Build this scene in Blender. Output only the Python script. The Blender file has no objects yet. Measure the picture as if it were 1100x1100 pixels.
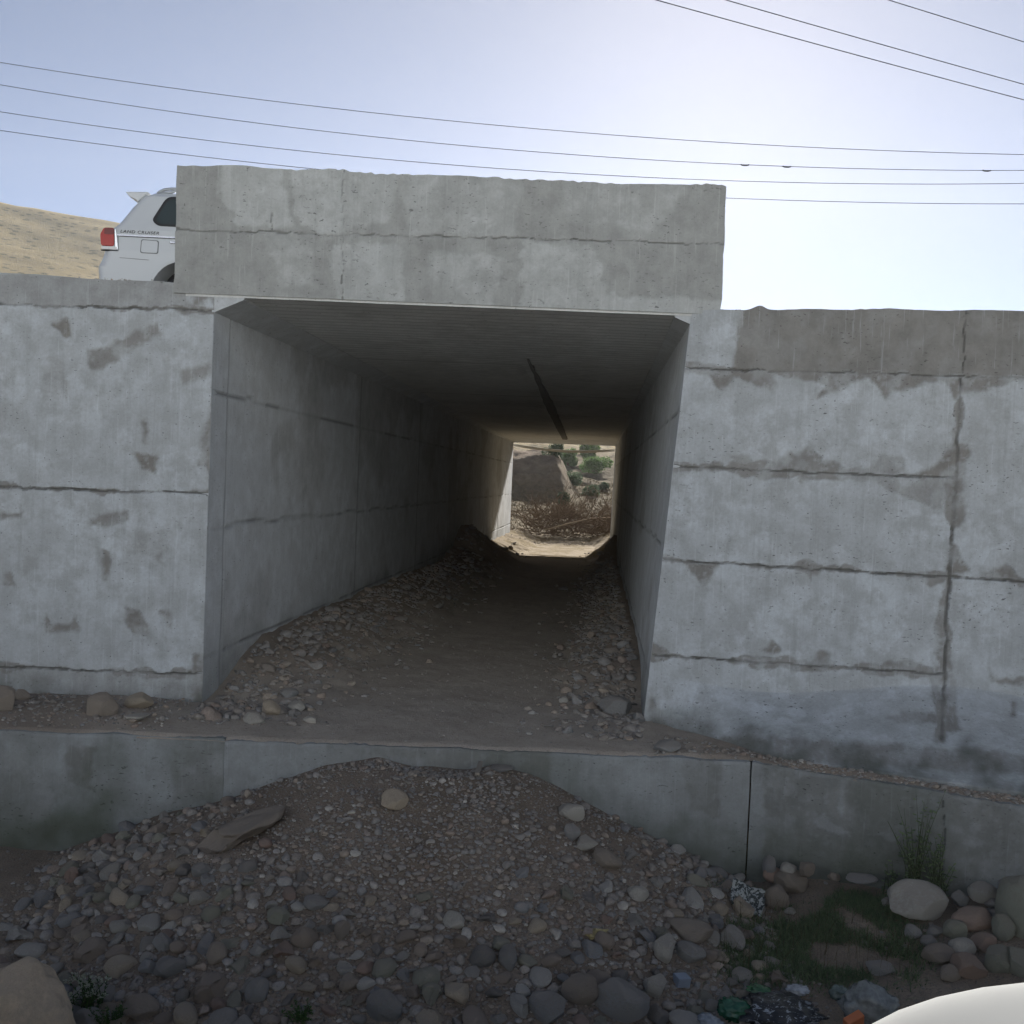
import bpy, math, random
import numpy as np
from mathutils import Vector, Matrix
R = math.radians
random.seed(7); RNG = np.random.default_rng(11)
scene = bpy.context.scene
COL = scene.collection

# ------------------------------------------------------------------ camera
EYE = np.array([0.0, 0.0, 2.1]); F = 1100.0
PITCH, ROLL = R(-1.75), 0.04
f_ = np.array([0, math.cos(PITCH), math.sin(PITCH)])
u0 = np.array([0, -math.sin(PITCH), math.cos(PITCH)]); r0 = np.array([1.0, 0, 0])
u_ = u0*math.cos(ROLL) - r0*math.sin(ROLL)
r_ = r0*math.cos(ROLL) + u0*math.sin(ROLL)
cam = bpy.data.cameras.new('camera'); camo = bpy.data.objects.new('camera', cam); COL.objects.link(camo)
cam.sensor_width = 36; cam.lens = 36; cam.clip_start = 0.02; cam.clip_end = 3000
camo.matrix_world = Matrix(((r_[0], u_[0], -f_[0], EYE[0]), (r_[1], u_[1], -f_[1], EYE[1]), (r_[2], u_[2], -f_[2], EYE[2]), (0, 0, 0, 1)))
scene.camera = camo
# ------------------------------------------------------------------ light
SUN_AZ, SUN_EL = 10.8, 25.0; HAZE = .0003
w = bpy.data.worlds.new('World'); scene.world = w; w.use_nodes = True
nt = w.node_tree; bg = nt.nodes['Background']
sky = nt.nodes.new('ShaderNodeTexSky'); sky.sky_type = 'NISHITA'; sky.sun_disc = False
sky.sun_elevation = R(SUN_EL); sky.sun_rotation = R(SUN_AZ)
sky.air_density = 0.35; sky.dust_density = 0.10; sky.ozone_density = 0.35
nt.links.new(sky.outputs[0], bg.inputs[0]); bg.inputs[1].default_value = 0.05
sl = bpy.data.lights.new('sun', 'SUN'); sl.energy = 5.0; sl.angle = R(0.6); sl.color = (1.0, 0.955, 0.89)
so = bpy.data.objects.new('sun', sl); COL.objects.link(so)
sd = Vector((math.sin(R(SUN_AZ))*math.cos(R(SUN_EL)), math.cos(R(SUN_AZ))*math.cos(R(SUN_EL)), math.sin(R(SUN_EL))))
so.rotation_euler = sd.to_track_quat('Z', 'Y').to_euler(); so.location = (0, 0, 40)
scene.view_settings.view_transform = 'Standard'; scene.view_settings.look = 'None'
scene.view_settings.gamma = 1.0; scene.view_settings.exposure = 1.42
scene.cycles.use_denoising = True
scene.cycles.max_bounces = 14; scene.cycles.diffuse_bounces = 12; scene.cycles.sample_clamp_indirect = 6

# ------------------------------------------------------------------ helpers
def unproj(px, py, y):
    """point on the vertical plane Y=y that the photo pixel (1100 px frame) shows"""
    d = f_ + r_*(px-550)/F - u_*(py-550)/F
    return EYE + d*(y/d[1])
def onz(px, py, z):
    d = f_ + r_*(px-550)/F - u_*(py-550)/F
    return EYE + d*((z-EYE[2])/d[2])
def proj(P):
    d = P-EYE; c = d@f_
    return 550+F*(d@r_)/c, 550-F*(d@u_)/c
def _h(ix, iy, iz, s):
    n = (ix.astype(np.int64)*374761393 + iy.astype(np.int64)*668265263 + iz.astype(np.int64)*2147483647 + s*1274126177) & 0xffffffff
    n = ((n ^ (n >> 13))*1103515245) & 0xffffffff
    n = ((n ^ (n >> 16))*2654435761) & 0xffffffff
    n = n ^ (n >> 15)
    return (n & 0xffffff)/float(0xffffff)
def vn(P, s=0):
    P = np.asarray(P, float); i = np.floor(P); f = P-i; f = f*f*(3-2*f); i = i.astype(np.int64)
    o = 0
    for a in (0, 1):
        for b in (0, 1):
            for c in (0, 1):
                wt = (f[..., 0] if a else 1-f[..., 0])*(f[..., 1] if b else 1-f[..., 1])*(f[..., 2] if c else 1-f[..., 2])
                o = o + wt*_h(i[..., 0]+a, i[..., 1]+b, i[..., 2]+c, s)
    return o
def fbm(P, o=4, s=0):
    P = np.asarray(P, float); t = 0; a = .5; n = 0
    for k in range(o):
        t = t + a*vn(P*(2.03**k)+k*17.3, s+k); n += a; a *= .5
    return t/n
def fb2(x, y, sc, o=4, s=0):
    return fbm(np.stack([x*sc, y*sc, np.zeros_like(x)+.37], -1), o, s)
def sstep(a, b, x):
    t = np.clip((x-a)/(b-a), 0, 1); return t*t*(3-2*t)
def inpoly(x, y, poly):
    r = np.zeros(x.shape, bool); n = len(poly)
    for i in range(n):
        x1, y1 = poly[i]; x2, y2 = poly[(i+1) % n]
        if y1 == y2: continue
        c = ((y1 > y) != (y2 > y)) & (x < (x2-x1)*(y-y1)/(y2-y1)+x1)
        r ^= c
    return r
def segd(x, y, a, b):
    ax, ay = a; bx, by = b; L = (bx-ax)**2+(by-ay)**2
    t = np.clip(((x-ax)*(bx-ax)+(y-ay)*(by-ay))/L, 0, 1)
    return np.hypot(x-ax-t*(bx-ax), y-ay-t*(by-ay))
def mesh(name, V, Fc, mat=None, parent=None, smooth=False, attr=None, uvs=None):
    me = bpy.data.meshes.new(name)
    V = np.asarray(V, dtype=np.float32)
    if isinstance(Fc, np.ndarray):
        k = Fc.shape[1]; me.vertices.add(len(V)); me.vertices.foreach_set('co', V.ravel())
        me.loops.add(Fc.size); me.loops.foreach_set('vertex_index', Fc.ravel().astype(np.int32))
        me.polygons.add(len(Fc)); me.polygons.foreach_set('loop_start', np.arange(0, Fc.size, k, dtype=np.int32))
        me.polygons.foreach_set('loop_total', np.full(len(Fc), k, np.int32)); me.update(calc_edges=True)
    else:
        me.from_pydata([tuple(map(float, v)) for v in V], [], Fc); me.update()
    if smooth: me.polygons.foreach_set('use_smooth', np.ones(len(me.polygons), bool))
    if attr is not None:
        for an, av in attr.items():
            a = me.attributes.new(an, 'FLOAT_COLOR', 'POINT')
            c = np.ones((len(V), 4), np.float32); c[:, :av.shape[1]] = av; a.data.foreach_set('color', c.ravel())
    if mat: me.materials.append(mat)
    o = bpy.data.objects.new(name, me); COL.objects.link(o)
    if parent: o.parent = parent
    return o
def tag(o, label=None, cat=None, group=None, kind=None):
    if label: o['label'] = label
    if cat: o['category'] = cat
    if group: o['group'] = group
    if kind: o['kind'] = kind
    return o
def empty(name, loc=(0, 0, 0), rz=0, **k):
    o = bpy.data.objects.new(name, None); COL.objects.link(o); o.location = loc; o.rotation_euler = (0, 0, rz)
    o.empty_display_size = .2
    return tag(o, **k)
class MB:
    def __init__(s): s.v = []; s.f = []
    def add(s, V, Fc):
        n = len(s.v); s.v += [tuple(v) for v in V]; s.f += [tuple(i+n for i in f) for f in Fc]; return s
    def box(s, c, d, M=None):
        V = [Vector(((i & 1)-.5, ((i >> 1) & 1)-.5, ((i >> 2) & 1)-.5)) for i in range(8)]
        V = [Vector((v.x*d[0], v.y*d[1], v.z*d[2])) for v in V]
        if M is not None: V = [M@v for v in V]
        return s.add([v+Vector(c) for v in V], [(0, 2, 3, 1), (4, 5, 7, 6), (0, 1, 5, 4), (2, 6, 7, 3), (0, 4, 6, 2), (1, 3, 7, 5)])
    def tube(s, pts, rad, n=6, cap=True):
        pts = [Vector(p) for p in pts]; rings = []
        for i, p in enumerate(pts):
            t = (pts[min(i+1, len(pts)-1)]-pts[max(i-1, 0)])
            if t.length < 1e-9: t = Vector((0, 0, 1))
            t.normalize(); a = t.orthogonal().normalized() if abs(t.z) > .9 else Vector((0, 0, 1)).cross(t).normalized(); b = t.cross(a)
            r = rad[i] if hasattr(rad, '__len__') else rad
            rings.append([p+(a*math.cos(2*math.pi*k/n)+b*math.sin(2*math.pi*k/n))*r for k in range(n)])
        V = [v for q in rings for v in q]; Fc = []
        for i in range(len(pts)-1):
            for k in range(n):
                Fc.append((i*n+k, i*n+(k+1) % n, (i+1)*n+(k+1) % n, (i+1)*n+k))
        if cap: Fc += [tuple(range(n))[::-1], tuple((len(pts)-1)*n+k for k in range(n))]
        return s.add(V, Fc)
    def prism(s, poly, y0, y1):
        """poly in XZ, extruded y0..y1"""
        n = len(poly); V = [(p[0], y0, p[1]) for p in poly]+[(p[0], y1, p[1]) for p in poly]
        return s.add(V, [tuple(range(n)), tuple(range(2*n-1, n-1, -1))]+[(i, i+n, (i+1) % n+n, (i+1) % n) for i in range(n)])
    def build(s, name, mat, parent=None, smooth=False, bevel=0, seg=2):
        o = mesh(name, s.v, s.f, mat, parent, smooth)
        if bevel:
            m = o.modifiers.new('b', 'BEVEL'); m.width = bevel; m.segments = seg; m.limit_method = 'ANGLE'
        return o
# ------------------------------------------------------------------ materials
class G:
    def __init__(s, name, rough=.9):
        s.m = bpy.data.materials.new(name); s.m.use_nodes = True; s.t = s.m.node_tree; s.b = s.t.nodes['Principled BSDF']
        s.b.inputs['Roughness'].default_value = rough; s.b.inputs['Specular IOR Level'].default_value = .02 if rough > .94 else .2
        s.co = s.n('ShaderNodeTexCoord').outputs['Object']
    def n(s, ty, **k):
        x = s.t.nodes.new(ty)
        for a, v in k.items(): setattr(x, a, v)
        return x
    def L(s, a, b):
        if isinstance(a, (int, float)): b.default_value = a
        elif isinstance(a, (tuple, list)): b.default_value = tuple(a)+((1,) if len(a) == 3 and len(b.default_value) == 4 else ())
        else: s.t.links.new(a, b)
    def world(s): s.co = s.n('ShaderNodeNewGeometry').outputs['Position']; return s
    def mp(s, scale=(1, 1, 1), co=None):
        x = s.n('ShaderNodeMapping'); s.L(co or s.co, x.inputs[0]); x.inputs['Scale'].default_value = scale; return x.outputs[0]
    def noise(s, sc, det=4, rough=.6, co=None, dist=0):
        x = s.n('ShaderNodeTexNoise'); s.L(co or s.co, x.inputs['Vector']); x.inputs['Scale'].default_value = sc
        x.inputs['Detail'].default_value = det; x.inputs['Roughness'].default_value = rough; x.inputs['Distortion'].default_value = dist
        return x.outputs['Fac']
    def vor(s, sc, co=None, feat='F1', out='Distance'):
        x = s.n('ShaderNodeTexVoronoi', feature=feat); s.L(co or s.co, x.inputs['Vector']); x.inputs['Scale'].default_value = sc
        return x.outputs[out]
    def ramp(s, fac, st):
        x = s.n('ShaderNodeValToRGB'); s.L(fac, x.inputs[0]); cr = x.color_ramp
        while len(cr.elements) < len(st): cr.elements.new(.5)
        for e, (p, c) in zip(cr.elements, st):
            e.position = p; e.color = (c, c, c, 1) if isinstance(c, (int, float)) else tuple(c)+(1,)
        return x.outputs[0]
    def mix(s, fac, a, b, mode='MIX'):
        x = s.n('ShaderNodeMix', data_type='RGBA', blend_type=mode); s.L(fac, x.inputs[0]); s.L(a, x.inputs[6]); s.L(b, x.inputs[7]); return x.outputs[2]
    def math(s, op, a, b=0.0, c=None):
        x = s.n('ShaderNodeMath', operation=op); s.L(a, x.inputs[0]); s.L(b, x.inputs[1])
        if c is not None: s.L(c, x.inputs[2])
        return x.outputs[0]
    def attr(s, name, ch=None):
        x = s.n('ShaderNodeAttribute', attribute_name=name)
        if ch is None: return x.outputs['Color']
        y = s.n('ShaderNodeSeparateColor'); s.L(x.outputs['Color'], y.inputs[0]); return y.outputs[ch]
    def rnd(s): return s.n('ShaderNodeObjectInfo').outputs['Random']
    def bump(s, h, st=.3, dist=.01, prev=None):
        x = s.n('ShaderNodeBump'); s.L(h, x.inputs['Height']); x.inputs['Strength'].default_value = st; x.inputs['Distance'].default_value = dist
        if prev: s.L(prev, x.inputs['Normal'])
        return x.outputs[0]
    def out(s, col, bump=None, rough=None):
        s.L(col, s.b.inputs['Base Color'])
        if bump is not None: s.L(bump, s.b.inputs['Normal'])
        if rough is not None: s.L(rough, s.b.inputs['Roughness'])
        return s.m
def plain(name, col, rough=.6, metal=0, var=.12, sc=20, spec=.4):
    spec = spec if rough < .85 else .03
    g = G(name, rough); g.b.inputs['Metallic'].default_value = metal; g.b.inputs['Specular IOR Level'].default_value = spec
    f = g.noise(sc, 3)
    return g.out(g.mix(f, tuple(c*(1-var) for c in col), tuple(min(1, c*(1+var)) for c in col)), g.bump(f, .08, .003))

def concrete(name, plaster, raw, moss=(.07, .075, .055), board=False):
    g = G(name, .93).world()
    pa, jo, di = g.attr('deco', 0), g.attr('deco', 1), g.attr('deco', 2)
    big = g.noise(1.1, 5, .6); mid = g.noise(5, 6, .65); fine = g.noise(45, 5, .7)
    # trowelled plaster: faint angular sheets of slightly different tone
    sheet = g.vor(2.3, g.mp((1, 1, 1.25)), 'F1', 'Color'); ss = g.n('ShaderNodeSeparateColor'); g.L(sheet, ss.inputs[0])
    pl = g.mix(g.math('MULTIPLY', ss.outputs[0], .55), plaster, tuple(a*.55+b*.35 for a, b in zip(plaster, raw)))
    pl = g.mix(g.ramp(big, [(.35, 0), (.7, .55)]), pl, tuple(c*1.14 for c in plaster))
    pl = g.mix(g.ramp(mid, [(.40, .85), (.58, 0)]), pl, tuple(a*.5+b*.45 for a, b in zip(plaster, raw)))
    pl = g.mix(g.ramp(g.noise(2.3, 5, .62, None, .6), [(.46, 0), (.56, .42)]), pl, tuple(a*.6+b*.32 for a, b in zip(plaster, raw)))
    rw = g.mix(g.ramp(mid, [(.3, 0), (.7, 1)]), tuple(c*.78 for c in raw), tuple(c*1.12 for c in raw))
    c = g.mix(pa, pl, rw)
    c = g.mix(g.math('MULTIPLY', g.ramp(fine, [(.3, 0), (.72, 1)]), .22), c, tuple(x*.55 for x in raw))
    # vertical streaks of run-off
    st = g.noise(6, 5, .7, g.mp((3.2, 3.2, .16))); c = g.mix(g.math('MULTIPLY', g.ramp(st, [(.52, 0), (.68, 1)]), .16), c, tuple(x*.6 for x in raw))
    s2 = g.noise(9, 3, .6, g.mp((4.5, 4.5, .2))); c = g.mix(g.math('MULTIPLY', g.ramp(s2, [(.62, 0), (.68, 1)]), .14), c, tuple(min(1, x*1.35) for x in plaster))
    # small chips and flecks
    fl = g.noise(26, 2, .5, g.mp((1, 1, 2.4))); flm = g.ramp(fl, [(.66, 0), (.70, 1)])
    zone = g.ramp(g.noise(3, 3), [(.42, 0), (.62, 1)])
    fm = g.math('MULTIPLY', flm, zone); c = g.mix(g.math('MULTIPLY', fm, .75), c, tuple(x*.35 for x in raw))
    pit = g.ramp(g.vor(38), [(.05, 1), (.12, 0)]); pm = g.math('MULTIPLY', pit, g.ramp(g.noise(7, 2), [(.5, 0), (.6, 1)])); c = g.mix(g.math('MULTIPLY', pm, .7), c, tuple(x*.3 for x in raw))
    p2 = g.math('MULTIPLY', g.ramp(g.vor(13), [(.045, 1), (.085, 0)]), g.ramp(g.noise(2.1, 3), [(.46, 0), (.54, 1)])); c = g.mix(g.math('MULTIPLY', p2, .8), c, tuple(x*.25 for x in raw))
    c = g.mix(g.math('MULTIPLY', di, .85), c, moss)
    c = g.mix(g.math('MULTIPLY', jo, .72), c, tuple(x*.38 for x in raw))
    h = g.math('ADD', g.math('MULTIPLY', fine, .5), mid)
    h = g.math('SUBTRACT', h, g.math('MULTIPLY', fm, 1.0)); h = g.math('SUBTRACT', h, pm); h = g.math('SUBTRACT', h, g.math('MULTIPLY', pa, .35))
    if board:
        wv = g.n('ShaderNodeTexWave', wave_type='BANDS', bands_direction='Y'); g.L(g.co, wv.inputs[0]); wv.inputs['Scale'].default_value = 1.6; wv.inputs['Distortion'].default_value = 1.2; wv.inputs['Detail'].default_value = 3
        bm = g.ramp(wv.outputs['Fac'], [(.0, 0), (.25, 1)]); h = g.math('ADD', h, bm)
        c = g.mix(g.math('MULTIPLY', g.math('SUBTRACT', 1.0, bm), .45), c, tuple(x*.5 for x in raw))
    return g.out(c, g.bump(h, .55, .012))
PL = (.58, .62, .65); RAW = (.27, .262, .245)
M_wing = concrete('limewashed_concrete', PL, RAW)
M_beam = concrete('beam_concrete', (.585, .605, .595), (.36, .365, .35))
M_barrel = concrete('barrel_concrete', (.62, .65, .67), (.46, .47, .47))
M_soffit = concrete('soffit_concrete', (.78, .79, .78), (.66, .67, .66), board=True)
M_ledge = concrete('footing_concrete', (.34, .36, .37), (.23, .235, .225), moss=(.075, .09, .06))

def stone_ramp(g, f):
    return g.ramp(f, [(0, (.19, .185, .18)), (.16, (.30, .285, .265)), (.34, (.25, .22, .19)), (.5, (.36, .35, .335)), (.64, (.23, .235, .24)), (.78, (.39, .33, .265)), (.9, (.29, .22, .18)), (.97, (.50, .48, .44)), (1, (.58, .55, .49))])
def stone_mat(name, merged, tint=None):
    g = G(name, .85)
    f = g.attr('tone', 0) if merged else g.rnd()
    base = stone_ramp(g, f) if tint is None else g.mix(f, tuple(c*.85 for c in tint), tuple(c*1.15 for c in tint))
    co = g.n('ShaderNodeNewGeometry').outputs['Position'] if merged else g.co
    n1 = g.noise(7 if tint else 14, 5, .65, co); n2 = g.noise(90, 3, .6, co)
    nz = g.n('ShaderNodeSeparateXYZ'); g.L(g.n('ShaderNodeNewGeometry').outputs['Normal'], nz.inputs[0])
    dust = g.math('MULTIPLY', g.ramp(g.math('MULTIPLY_ADD', n1, 1.2, g.math('MULTIPLY', nz.outputs[2], -.5)), [(.22, .8), (.55, .05)]), .55)
    c = g.mix(dust, base, (.27, .22, .175))
    c = g.mix(g.math('MULTIPLY', g.ramp(n2, [(.5, 0), (.75, 1)]), .35), c, (.36, .35, .33))
    c = g.mix(g.math('MULTIPLY', g.ramp(n2, [(.25, 1), (.42, 0)]), .35), c, (.06, .055, .05))
    return g.out(c, g.bump(g.math('ADD', n1, g.math('MULTIPLY', n2, .45)), .8, .018))
M_stone = stone_mat('cobble', False); M_rubble = stone_mat('rubble', True)
M_tan = stone_mat('tan_rock', False, (.50, .42, .32)); M_pale = stone_mat('pale_rock', False, (.46, .44, .395)); M_brown = stone_mat('brown_rock', False, (.31, .265, .22)); M_grey = stone_mat('grey_rock', False, (.29, .29, .285)); M_red = stone_mat('reddish_rock', False, (.36, .265, .215)); M_olive = stone_mat('olive_rock', False, (.29, .295, .24))
def soil(name, a, b, c3, sc=1.0, bs=.6, world=True):
    g = G(name, .97); g.world()
    n1 = g.noise(1.3*sc, 6, .65); n2 = g.noise(14*sc, 6, .7); n3 = g.noise(80*sc, 3, .7)
    c = g.mix(g.ramp(n1, [(.35, 0), (.65, 1)]), a, b); c = g.mix(g.ramp(n2, [(.45, 0), (.7, .8)]), c, c3)
    v = g.vor(38*sc); pb = g.ramp(v, [(.18, 1), (.34, 0)]); vm = g.math('MULTIPLY', pb, g.ramp(n2, [(.42, 0), (.55, 1)]))
    c = g.mix(g.math('MULTIPLY', vm, .5), c, tuple(min(1, x*1.5) for x in b))
    c = g.mix(g.math('MULTIPLY', g.ramp(n3, [(.3, 1), (.5, 0)]), .45), c, tuple(x*.5 for x in a))
    h = g.math('ADD', g.math('ADD', n2, g.math('MULTIPLY', n3, .5)), g.math('MULTIPLY', vm, .8))
    return g.out(c, g.bump(h, bs, .03/sc))
M_heap = soil('gravel_soil', (.13, .105, .085), (.17, .15, .13), (.105, .085, .07))
M_sand = soil('sand', (.26, .235, .20), (.31, .285, .25), (.20, .175, .15), 1.0, .25)
M_ground = soil('earth', (.17, .14, .11), (.22, .185, .15), (.13, .105, .08))
g = G('terrain', .97).world()
n1 = g.noise(.09, 6, .6); n2 = g.noise(.9, 6, .72); n3 = g.noise(3.0, 4, .7)
c = g.mix(g.ramp(n1, [(.35, 0), (.65, 1)]), (.36, .28, .145), (.27, .21, .11)); c = g.mix(g.ramp(n2, [(.50, 0), (.60, .8)]), c, (.24, .20, .14))
c = g.mix(g.ramp(g.vor(.38), [(.22, 1), (.36, 0)]), c, (.075, .075, .04)); c = g.mix(g.math('MULTIPLY', g.ramp(n3, [(.4, 0), (.7, 1)]), .5), c, (.44, .35, .19))
c = g.mix(g.attr('deco', 2), c, g.mix(g.ramp(n3, [(.35, 0), (.65, 1)]), (.07, .058, .04), (.15, .12, .08)))
c = g.mix(g.attr('deco', 1), c, g.mix(n2, (.50, .55, .60), (.60, .645, .69)))  # pale bluish colour of the unseen hill behind, chosen to cool its bounce
c = g.mix(g.attr('deco', 0), c, g.mix(g.ramp(n2, [(.35, 0), (.65, 1)]), (.13, .095, .07), (.27, .21, .15)))
M_terrain = g.out(c, g.bump(g.math('ADD', n2, n3), .7, .35))
g = G('asphalt', .9).world(); n2 = g.noise(3, 5); M_road = g.out(g.mix(n2, (.045, .045, .047), (.07, .068, .065)), g.bump(g.noise(90, 3), .4, .004))

# ------------------------------------------------------------------ geometry of the underpass
YL = 7.88; TA = math.tan(R(4.85)); DW, YE = 9.0, 40.0           # front wall plane, exit plane
SOF = 3.60
def wl(y, z=0): return -2.675 + TA*(y-DW)            # left inner wall (x at depth y)
def wr(y, z=0): return 1.235 + TA*(y-DW) + .26*(z/3.6)*(1-.75*(y-DW)/(YE-DW))   # right inner wall leans out a little
def grid_faces(nu, nv):
    i = np.arange(nu-1)[:, None]*nv+np.arange(nv-1)[None]; i = i.ravel()
    return np.stack([i, i+nv, i+nv+1, i+1], 1)
def panel(name, P, disp, nrm, thick, mat, parent=None, deco=None, flip=False, PB=None):
    """P (nu,nv,3) front surface; a solid with its front displaced along nrm"""
    nu, nv = P.shape[:2]; nrm = np.array(nrm, float); nrm /= np.linalg.norm(nrm)
    V = (P+disp[..., None]*nrm).reshape(-1, 3); Fc = grid_faces(nu, nv)
    idx = np.arange(nu*nv).reshape(nu, nv)
    ring = np.concatenate([idx[:, 0], idx[-1, 1:], idx[::-1, -1][1:], idx[0, ::-1][1:-1]])
    back = (P if PB is None else PB).reshape(-1, 3)[ring]-nrm*thick; n0 = len(V); m = len(ring)
    k = np.arange(m); sk = np.stack([ring, n0+k, n0+(k+1) % m, ring[(k+1) % m]], 1)
    Vb = np.concatenate([V, back, (back.mean(0))[None]])
    cap = np.stack([n0+k, np.full(m, n0+m), np.full(m, n0+m), n0+(k+1) % m], 1)
    faces = [tuple(f) for f in Fc]+[tuple(f) for f in sk]+[(int(n0+a), int(n0+m), int(n0+(a+1) % m)) for a in range(m)]
    if flip: faces = [f[::-1] for f in faces]
    d = None
    if deco is not None:
        d = deco.reshape(-1, 3); d = np.concatenate([d, d[ring], d[:1]]); d = {'deco': d}
    return mesh(name, Vb, faces, mat, parent, False, d)
def decorate(P, polys, joints, jig=3.0, jw=1.6, soft=0.0, seed=0, depth=.006, band=0):
    """polys: (polygon px, value) ; joints: (a, b, width px). returns deco (patch, joint, dirt) and relief"""
    px, py = proj(P.reshape(-1, 3)); px = px.reshape(P.shape[:2]); py = py.reshape(P.shape[:2])
    nx = (fb2(px, py, .07, 5, seed)-.5)*jig*3.6; ny = (fb2(px, py, .07, 5, seed+9)-.5)*jig*3.6
    pa = np.zeros(px.shape); nb = np.zeros(px.shape)
    for poly, val in polys:
        cov = 0
        for ox, oy in ((0, 0), (1.3, .4), (-1.3, -.4), (.4, -1.3), (-.4, 1.3), (2.2, 1.9), (-2.2, -1.8)): cov = cov+inpoly(px+nx+ox, py+ny+oy, poly)/7.0
        v = val-1 if val > 1 else val; pa = pa*(1-cov)+v*cov; nb = nb*(1-cov)+(1.0 if val > 1 else 0.0)*cov
    jo = np.zeros(px.shape)
    for a, b, wd in joints:
        d = segd(px+nx*.45, py+ny*.45, a, b)
        if band and wd > 1.4: bn = fb2(px, py, .022, 4, seed+31); d2 = segd(px+nx, py+ny, a, b); pa = np.maximum(pa, np.where(nb > .5, 0, .85*(1-sstep(.6, 1.0, d2/(band*np.clip((bn-.38)*5, .12, 2.2))))))
        nn = .25+1.3*fb2(px, py, .09, 3, seed+3); dim = .35+.65*sstep(.36, .56, fb2(px, py, .03, 3, seed+6))
        jo = np.maximum(jo, (1-sstep(.25*wd*nn, .9*wd*nn, d))*dim)
    brk = .55+.45*sstep(.36, .52, fb2(px, py, .045, 4, seed+11)); brk2 = sstep(.30, .42, fb2(px, py, .16, 3, seed+12)); pa = pa*(nb*(.8+.2*brk)+(1-nb)*brk*(.6+.4*brk2))
    disp = -pa*depth - jo*.012 + (fb2(px, py, .02, 3, seed+5)-.5)*.010
    return px, py, pa, jo, disp
def zc(lst, sx, ox, oy): return [(ox+a/sx, oy+b/sx) for a, b in lst]
UP = empty('underpass', (0, DW, 0), label='concrete road underpass with a raised parapet beam and a long dark rectangular passage', cat='underpass')
UPi = Matrix.Translation((0, -DW, 0))
def child(o, p=UP):
    o.parent = p; o.matrix_parent_inverse = p.matrix_basis.inverted() if p.rotation_euler.z == 0 else p.matrix_basis.inverted(); return o

# --- left wing wall
def wallgrid(x0, y0, x1, y1, zb, ztop, res, lean=None):
    L = math.hypot(x1-x0, y1-y0); nu = int(L/res)+1; s = np.linspace(0, 1, nu)
    X = x0+(x1-x0)*s; Y = y0+(y1-y0)*s; zt = ztop(X, s); nv = int((np.max(zt)-zb)/res)+1; v = np.linspace(0, 1, nv)
    Z = zb+(zt[:, None]-zb)*v[None]; P = np.stack([X[:, None]+0*Z, Y[:, None]+0*Z, Z], -1)
    if lean: P[..., 0] += lean(Z, s[:, None])
    return P
def rough_top(X, amp, sc, s): return (fbm(np.stack([X*sc, X*0, X*0], -1), 4, s)-.5)*amp+(fbm(np.stack([X*sc*9, X*0, X*0], -1), 3, s+4)-.5)*amp*.5*sstep(.4, .65, vn(np.stack([X*1.7, X*0, X*0], -1), s+7))
c8 = lambda l: zc(l, 2.2, 0, 280)
P = wallgrid(-6.6, DW, wl(DW), DW, -.25, lambda X, s: 3.74-.015*(X+5)+rough_top(X, .05, 2.2, 3), .0125)
polys = [(c8([(-900, 20), (420, 40), (455, 112), (-900, 95)]), 1.5), (c8([(455, 60), (530, 60), (530, 100), (490, 90), (455, 112)]), .9),
    (c8([(205, 210), (260, 200), (370, 150), (385, 172), (300, 225), (260, 245), (215, 262)]), .8), (c8([(120, 150), (160, 140), (168, 180), (150, 184)]), 1),
    (c8([(425, 262), (505, 235), (490, 275), (430, 290)]), .7), (c8([(468, 485), (475, 420), (505, 335), (530, 340), (530, 485)]), .9), (c8([(318, 458), (368, 462), (362, 502), (330, 492)]), 1),
    (c8([(335, 378), (352, 380), (352, 432), (338, 428)]), 1), (c8([(203, 622), (230, 600), (305, 588), (312, 617), (250, 627)]), .85), (c8([(-60, 596), (45, 600), (66, 578), (50, 608), (-60, 614)]), .9),
    (c8([(106, 836), (130, 855), (165, 858), (175, 835), (188, 873), (106, 874)]), .9), (c8([(293, 818), (332, 830), (358, 888), (310, 882), (293, 860)]), .95), (c8([(378, 828), (400, 830), (400, 872)]), 1),
    (c8([(238, 678), (260, 690), (258, 740), (242, 762)]), .9), (c8([(368, 640), (384, 650), (386, 722), (370, 700)]), .7), (c8([(3, 765), (20, 732), (42, 772), (10, 772)]), .8), (c8([(60, 700), (95, 705), (80, 740), (50, 745)]), .6),
    (c8([(-900, 900), (490, 985), (490, 1065), (-900, 1065)]), .45), (c8([(455, 930), (505, 925), (505, 1060), (448, 1045)]), .95), (c8([(110, 230), (150, 225), (160, 330), (90, 340)]), .35), (c8([(300, 640), (420, 640), (400, 690), (300, 700)]), .3),
    (c8([(-300, 200), (-40, 230), (-100, 380), (-300, 300)]), .7)]
jn = [(c8([(-900, 80)])[0], c8([(530, 118)])[0], 2.0), (c8([(-900, 505)])[0], c8([(510, 552)])[0], 2.0), (c8([(-900, 930)])[0], c8([(495, 978)])[0], 1.8), (c8([(522, 100)])[0], c8([(488, 1060)])[0], 3.0)]
px, py, pa, jo, disp = decorate(P, polys, jn, 3.5, seed=21, band=6)
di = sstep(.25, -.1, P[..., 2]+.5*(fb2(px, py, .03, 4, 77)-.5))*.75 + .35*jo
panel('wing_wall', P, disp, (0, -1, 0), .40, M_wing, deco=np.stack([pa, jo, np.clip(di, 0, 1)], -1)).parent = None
W1 = bpy.data.objects['wing_wall']; tag(W1, 'tall pale wing wall with patchy whitewash below the white car, ending at the tunnel mouth', 'wall', 'wing walls of the underpass')
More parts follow.
